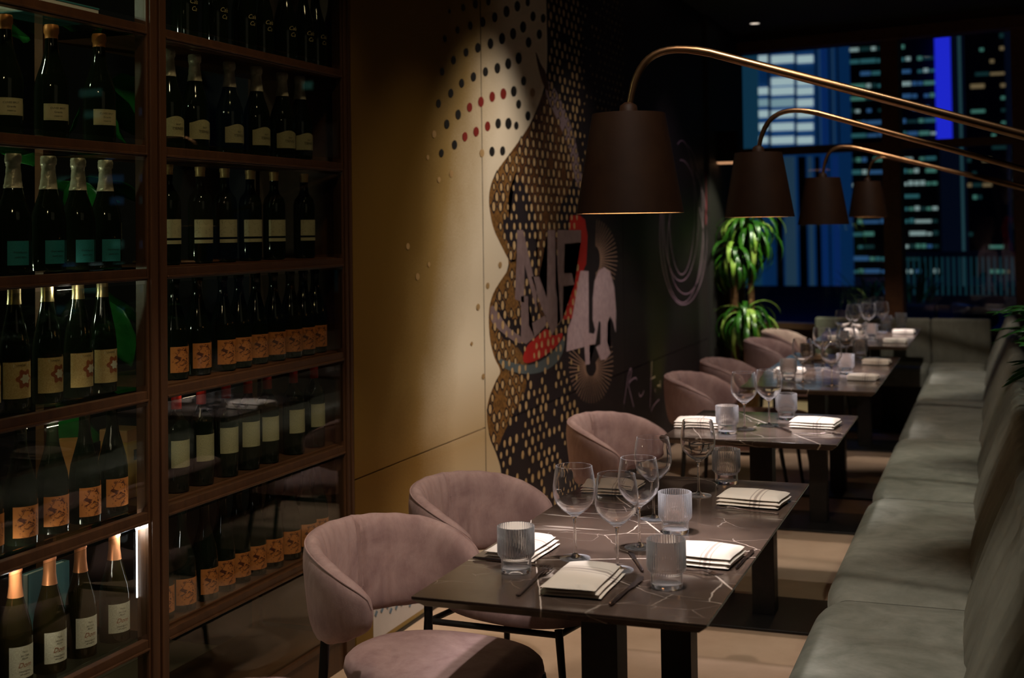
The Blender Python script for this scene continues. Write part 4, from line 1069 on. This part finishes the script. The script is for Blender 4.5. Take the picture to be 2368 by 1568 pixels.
# ------------------------------------------------------------------ lamps
def lamp(cx, cy, zb, r0, r1, h, apex, end, label, bulb=5.5):
    root = empty('arc_lamp', (.55, cy, 0), 0, label, 'lamp', 'arc lamps reaching over the tables')
    ox, oy = cx-.55, 0
    sh = [(r0, zb), (r1, zb+h), (.02, zb+h+.001), (.02, zb+h-.003), (r1-.004, zb+h-.004), (r0-.003, zb+.001)]
    o = mk('shade', [(x+ox, y, z) for x, y, z in lathe(sh, 48, close=True)[0]] and ([(x+ox, y, z) for x, y, z in lathe(sh, 48, close=True)[0]], lathe(sh, 48, close=True)[1]), M['shade_out'], root, True)
    me = o.data; me.materials.append(M['shade_in'])
    for p in me.polygons:
        c = p.center; rr = math.hypot(c.x-ox, c.y)
        nx = (c.x-ox)*p.normal.x+c.y*p.normal.y
        if (nx < -1e-4) or (abs(p.normal.z) > .9 and p.normal.z < 0): p.material_index = 1
    for e in me.edges: pass
    md = o.modifiers.new('es', 'EDGE_SPLIT'); md.split_angle = R(40)
    ax, az = apex; ex, ez = end; x0 = cx+.02; z0 = zb+h
    # gooseneck: vertical rise, smooth bend, then long straight rod
    b = []
    P0 = Vector((x0-.02, 0, z0-.0)); P1 = Vector((x0+.0, 0, az-.02)); P2 = Vector((ax-.10, 0, az+.03)); P3 = Vector((ax+.06, 0, az-.012))
    for i in range(15):
        t = i/14; b.append(P0*(1-t)**3+P1*3*t*(1-t)**2+P2*3*t*t*(1-t)+P3*t**3)
    b += [Vector((ex, 0, ez)), Vector((.50, 0, ez-(.50-ex)*.26))]
    b = [(v.x-.55, 0, v.z) for v in b]
    mk('arm', tube(b, [.0085]*3+[.010]*10+[.0115]*2+[.012]*2, 14), M['bronze'], root, True)
    zt = b[-1][2]
    mk('pole', tube([(-.05, 0, zt), (-.02, 0, zt-.05), (0, 0, zt-.16), (0, 0, .03)], .014, 14), M['bronze'], root, True)
    mk('base', lathe([(0, 0), (.15, 0), (.15, .018), (.14, .024), (.02, .03), (0, .03)], 36), M['black_metal'], root, True)
    mk('cap', lathe([(0, zb+h), (.026, zb+h), (.022, zb+h+.022), (.010, zb+h+.03), (0, zb+h+.03)], 20), M['shade_out'], root, True, loc=(ox, 0, 0))
    mk('bulb', lathe([(0, zb+h*.42), (.018, zb+h*.46), (.027, zb+h*.58), (.022, zb+h*.72), (.013, zb+h*.85), (.013, zb+h-.004), (0, zb+h-.004)], 20), mat('lamp_bulb', (1, .9, .8), .4, emit=(1, .72, .42), estr=3), root, True, loc=(ox, 0, 0))
    ptl('lamp_light', (cx, cy, zb+h*.38), bulb*.5, (1, .72, .45), .03)
    spot('lamp_beam', (cx, cy, zb+h*.36), (cx, cy, 0), bulb*15, (1, .93, .97), 56, 1, .03)
lamp(-.905, 3.30, 1.606, .141, .096, .262, (-.745, 2.028), (.062, 1.775), 'large bronze arc lamp with dark conical shade over the near table')
lamp(-.91, 5.30, 1.604, .141, .096, .262, (-.73, 2.030), (.096, 1.770), 'bronze arc lamp with dark conical shade over the second table')
lamp(-.915, 7.40, 1.570, .141, .096, .262, (-.77, 2.000), (.132, 1.745), 'bronze arc lamp with dark conical shade over the third table')
lamp(-.90, 9.90, 1.622, .141, .096, .262, (-.76, 2.056), (.177, 1.830), 'bronze arc lamp with dark shade over the furthest table, beside the window mullion')
wl = empty('wall_lamp', (-2.14, 10.8, 2.09), 0, 'small dark box lamp on the column with a lit copper underside', 'lamp')
mk('housing', box(-.055, .12, -.06, .06, .015, .27), M['shade_out'], wl, bevel=.003)
mk('diffuser', box(-.05, .115, -.055, .055, .0, .014), mat('copper_glow', (.8, .5, .3), .5, emit=(1, .5, .25), estr=.6), wl)

# ------------------------------------------------------------------ city outside
def emat(name, c, s): return mat(name, tuple(x*.3 for x in c), .6, emit=c, estr=s)
CM = [emat('lit_window_%d' % i, c, s) for i, (c, s) in enumerate([((.10, .42, .45), .22), ((.16, .50, .38), .30), ((.55, .75, .70), .40), ((.08, .25, .55), .30), ((.6, .42, .2), .25), ((.05, .2, .2), .12)])]
M['facade_dark'] = noisy('dark_facade', (.006, .010, .014), (.010, .016, .020), .3, .5, 0)
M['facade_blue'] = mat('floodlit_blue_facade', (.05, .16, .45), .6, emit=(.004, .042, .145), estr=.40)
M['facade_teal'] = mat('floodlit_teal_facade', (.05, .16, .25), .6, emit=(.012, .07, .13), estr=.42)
M['beam'] = emat('blue_neon_column', (.02, .03, .85), .75)
def far_pt(px, py, Y): return aty(px, py, Y)
def tower(name, px0, px1, pyt, pyb, Y, label, rowsn, colsn, mats, prob, wmat, depth=20, gap=.3, grp='towers outside the window', zbase=None):
    a = far_pt(px0, pyt, Y); b = far_pt(px1, pyb, Y); zb = b.z if zbase is None else zbase
    root = empty(name, ((a.x+b.x)/2, Y, zb), 0, label, 'building', grp)
    w2 = abs(b.x-a.x)/2; h = a.z-zb
    mk('tower_body', box(-w2, w2, 0, depth, 0, h), wmat, root)
    cw = 2*w2/colsn; rh = h/rowsn
    for r_ in range(rowsn):
        c_ = 0
        while c_ < colsn:
            run = rnd.choice([1, 1, 2, 3])
            if rnd.random() < prob:
                x0 = -w2+cw*(c_+.1); x1 = min(w2, -w2+cw*(c_+run-.1)); z0 = rh*(r_+.3)
                mk('window', box(x0, x1, -.25, -.05, z0, z0+rh*gap*rnd.uniform(.7, 1.2)), rnd.choice(mats), root)
            c_ += run
    return root
tower('office_tower', 1945, 2172, -40, 640, 350, 'dark office tower with teal lit rows left and right of the window mullion', 24, 16, CM[:4]+[CM[5]], .75, M['facade_dark'])
tower('office_tower', 2226, 2335, -40, 640, 420, 'dim dark office tower at the right of the window with few lights', 24, 8, [CM[1], CM[5], CM[5], CM[4]], .30, M['facade_dark'])
tower('office_tower', 2338, 2560, 300, 640, 300, 'low block at the right window edge with teal window bands', 10, 6, [CM[0], CM[5]], .85, M['facade_dark'])
bt = far_pt(2160, 78, 345); bb = far_pt(2202, 320, 345)
tag(mk('neon_column', box(bt.x, bb.x, 345, 347, bb.z, bt.z), M['beam']), 'deep blue glowing vertical light column on the far tower', 'light column')
ft = far_pt(2220, 60, 100); fb = far_pt(2225, 560, 100); fb.z = -20
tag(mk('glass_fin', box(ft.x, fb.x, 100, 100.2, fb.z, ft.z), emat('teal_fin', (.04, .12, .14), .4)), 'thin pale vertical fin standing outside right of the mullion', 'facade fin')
# near floodlit building with blinds and fins
Yb = 120
a = far_pt(1600, 60, Yb); b = far_pt(1945, 735, Yb)
nb = empty('floodlit_building', (a.x, Yb, b.z), 0, 'blue floodlit building with bright blinds and vertical fins outside the left pane', 'building')
mk('facade', box(0, b.x-a.x, .6, 12, 0, a.z-b.z), M['facade_blue'], nb)
blm = emat('lit_blind', (.62, .80, .80), .62); blm2 = emat('lit_blind_dim', (.40, .62, .68), .5)
def nbx(px0, px1, py0, py1, d0, d1, m, name):
    p = far_pt(px0, py0, Yb); q = far_pt(px1, py1, Yb)
    return mk(name, box(p.x-a.x, q.x-a.x, d0, d1, q.z-b.z, p.z-b.z), m, nb)
nbx(1600, 1762, 60, 735, .2, .6, M['facade_teal'], 'facade_wing')
for px0, px1 in ((1752, 1774), (1782, 1834), (1842, 1879)):
    for py in (128, 180, 202, 229, 255, 285, 316):
        if py == 180 and px0 == 1752: continue
        nbx(px0, px1, py, py+15, .3, .58, blm if rnd.random() < .7 else blm2, 'window')
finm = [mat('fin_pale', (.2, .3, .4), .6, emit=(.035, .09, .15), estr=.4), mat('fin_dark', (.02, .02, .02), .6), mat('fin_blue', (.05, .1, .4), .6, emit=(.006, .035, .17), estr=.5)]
for px0, px1, k_ in ((1883, 1890, 1), (1893, 1897, 0), (1900, 1912, 2), (1916, 1920, 1), (1924, 1928, 0), (1935, 1939, 1), (1774, 1781, 1), (1836, 1841, 1)):
    nbx(px0, px1, 60, 345, -.1, .6, finm[k_], 'fin')
for px0, px1, k_ in ((1792, 1812, 1), (1812, 1842, 0), (1845, 1868, 1), (1868, 1882, 0), (1884, 1900, 1), (1900, 1912, 2), (1914, 1922, 1), (1924, 1944, 2)):
    nbx(px0, px1, 362, 690, -.1, .6, finm[k_], 'fin')
# terrace outside
tr = far_pt(1780, 735, 16)
tag(mk('terrace', box(-6, 12, 12.8, 34, -.6, .0), noisy('terrace_paving', (.012, .03, .12), (.02, .045, .16), 1, .9, .05, spec=.05)), kind='structure')
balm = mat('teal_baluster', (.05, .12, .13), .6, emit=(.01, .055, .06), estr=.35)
pl = empty('terrace_parapet', (0, 0, 0), 0, 'pale lattice balustrade across the terrace outside the window', 'railing')
mk('rail', box(-1.9, 9, 25, 25.15, .95, 1.05), M['facade_dark'], pl)
for i in range(110): mk('baluster', box(-1.9+i*.1, -1.86+i*.1, 25.05, 25.09, .25, .95), balm, pl)
mk('kerb', box(-1.9, 9, 24.95, 25.2, 0, .25), M['facade_dark'], pl)
bx = tag(mk('planter_box', box(-1.75, -.75, 17, 17.6, 0, .55), M['facade_dark'], bevel=.02), 'dark planter box on the terrace outside the left pane', 'planter')
sh = empty('terrace_shrub', (-1.25, 17.3, .55), 0, 'dark spiky shrub in the planter outside the window', 'plant')
for i in range(40): place_leaf(sh, Vector((rnd.uniform(-.5, .5), rnd.uniform(-.2, .2), 0)), rnd.uniform(0, 6.28), R(rnd.uniform(50, 85)), rnd.uniform(.3, .6), .05, .5, M['leaf_zz'])
ocm = noisy('terrace_chair_shell', (.010, .012, .014), (.015, .018, .02), 5, .5, 0)
oc = empty('terrace_chair', (-.2, 14.2, 0), .5, 'dark shell chair standing on the terrace behind the glass', 'chair')
mk('seat_shell', ([(x, y, z+.0) for x, y, z in back_shell()[0]], back_shell()[1]), ocm, oc, True)
mk('seat', seat_pad(), ocm, oc, True)
for sx in (-1, 1):
    for sy_ in (-1, 1): mk('leg', tube([(sx*.22, sy_*.2, 0), (sx*.16, sy_*.16, .47 if sx < 0 else .41)], .012, 8), M['black_metal'], oc, True)
area('terrace_flood', (-3.5, 15, 4.5), (-2.2, 17, 0), 1.5, 60, (.05, .25, 1))
# more of the city where the cabinet glass mirrors it
for i in range(6):
    x = 110+i*58
    rt = empty('office_tower', (x, 300+rnd.uniform(-40, 40), -60), 0, ORD[i]+' tower of the skyline beyond the right edge of the picture', 'building', 'skyline to the right of the picture')
    h_ = 150+rnd.uniform(-30, 60)
    mk('tower_body', box(-20, 20, 0, 20, 0, h_), M['facade_dark'], rt)
    for r_ in range(14):
        for c_ in range(4):
            if rnd.random() < .45: mk('window', box(-18+c_*9, -18+c_*9+rnd.uniform(4, 8), -.4, -.1, h_-6-r_*6, h_-4-r_*6), rnd.choice(CM[:4]), rt)
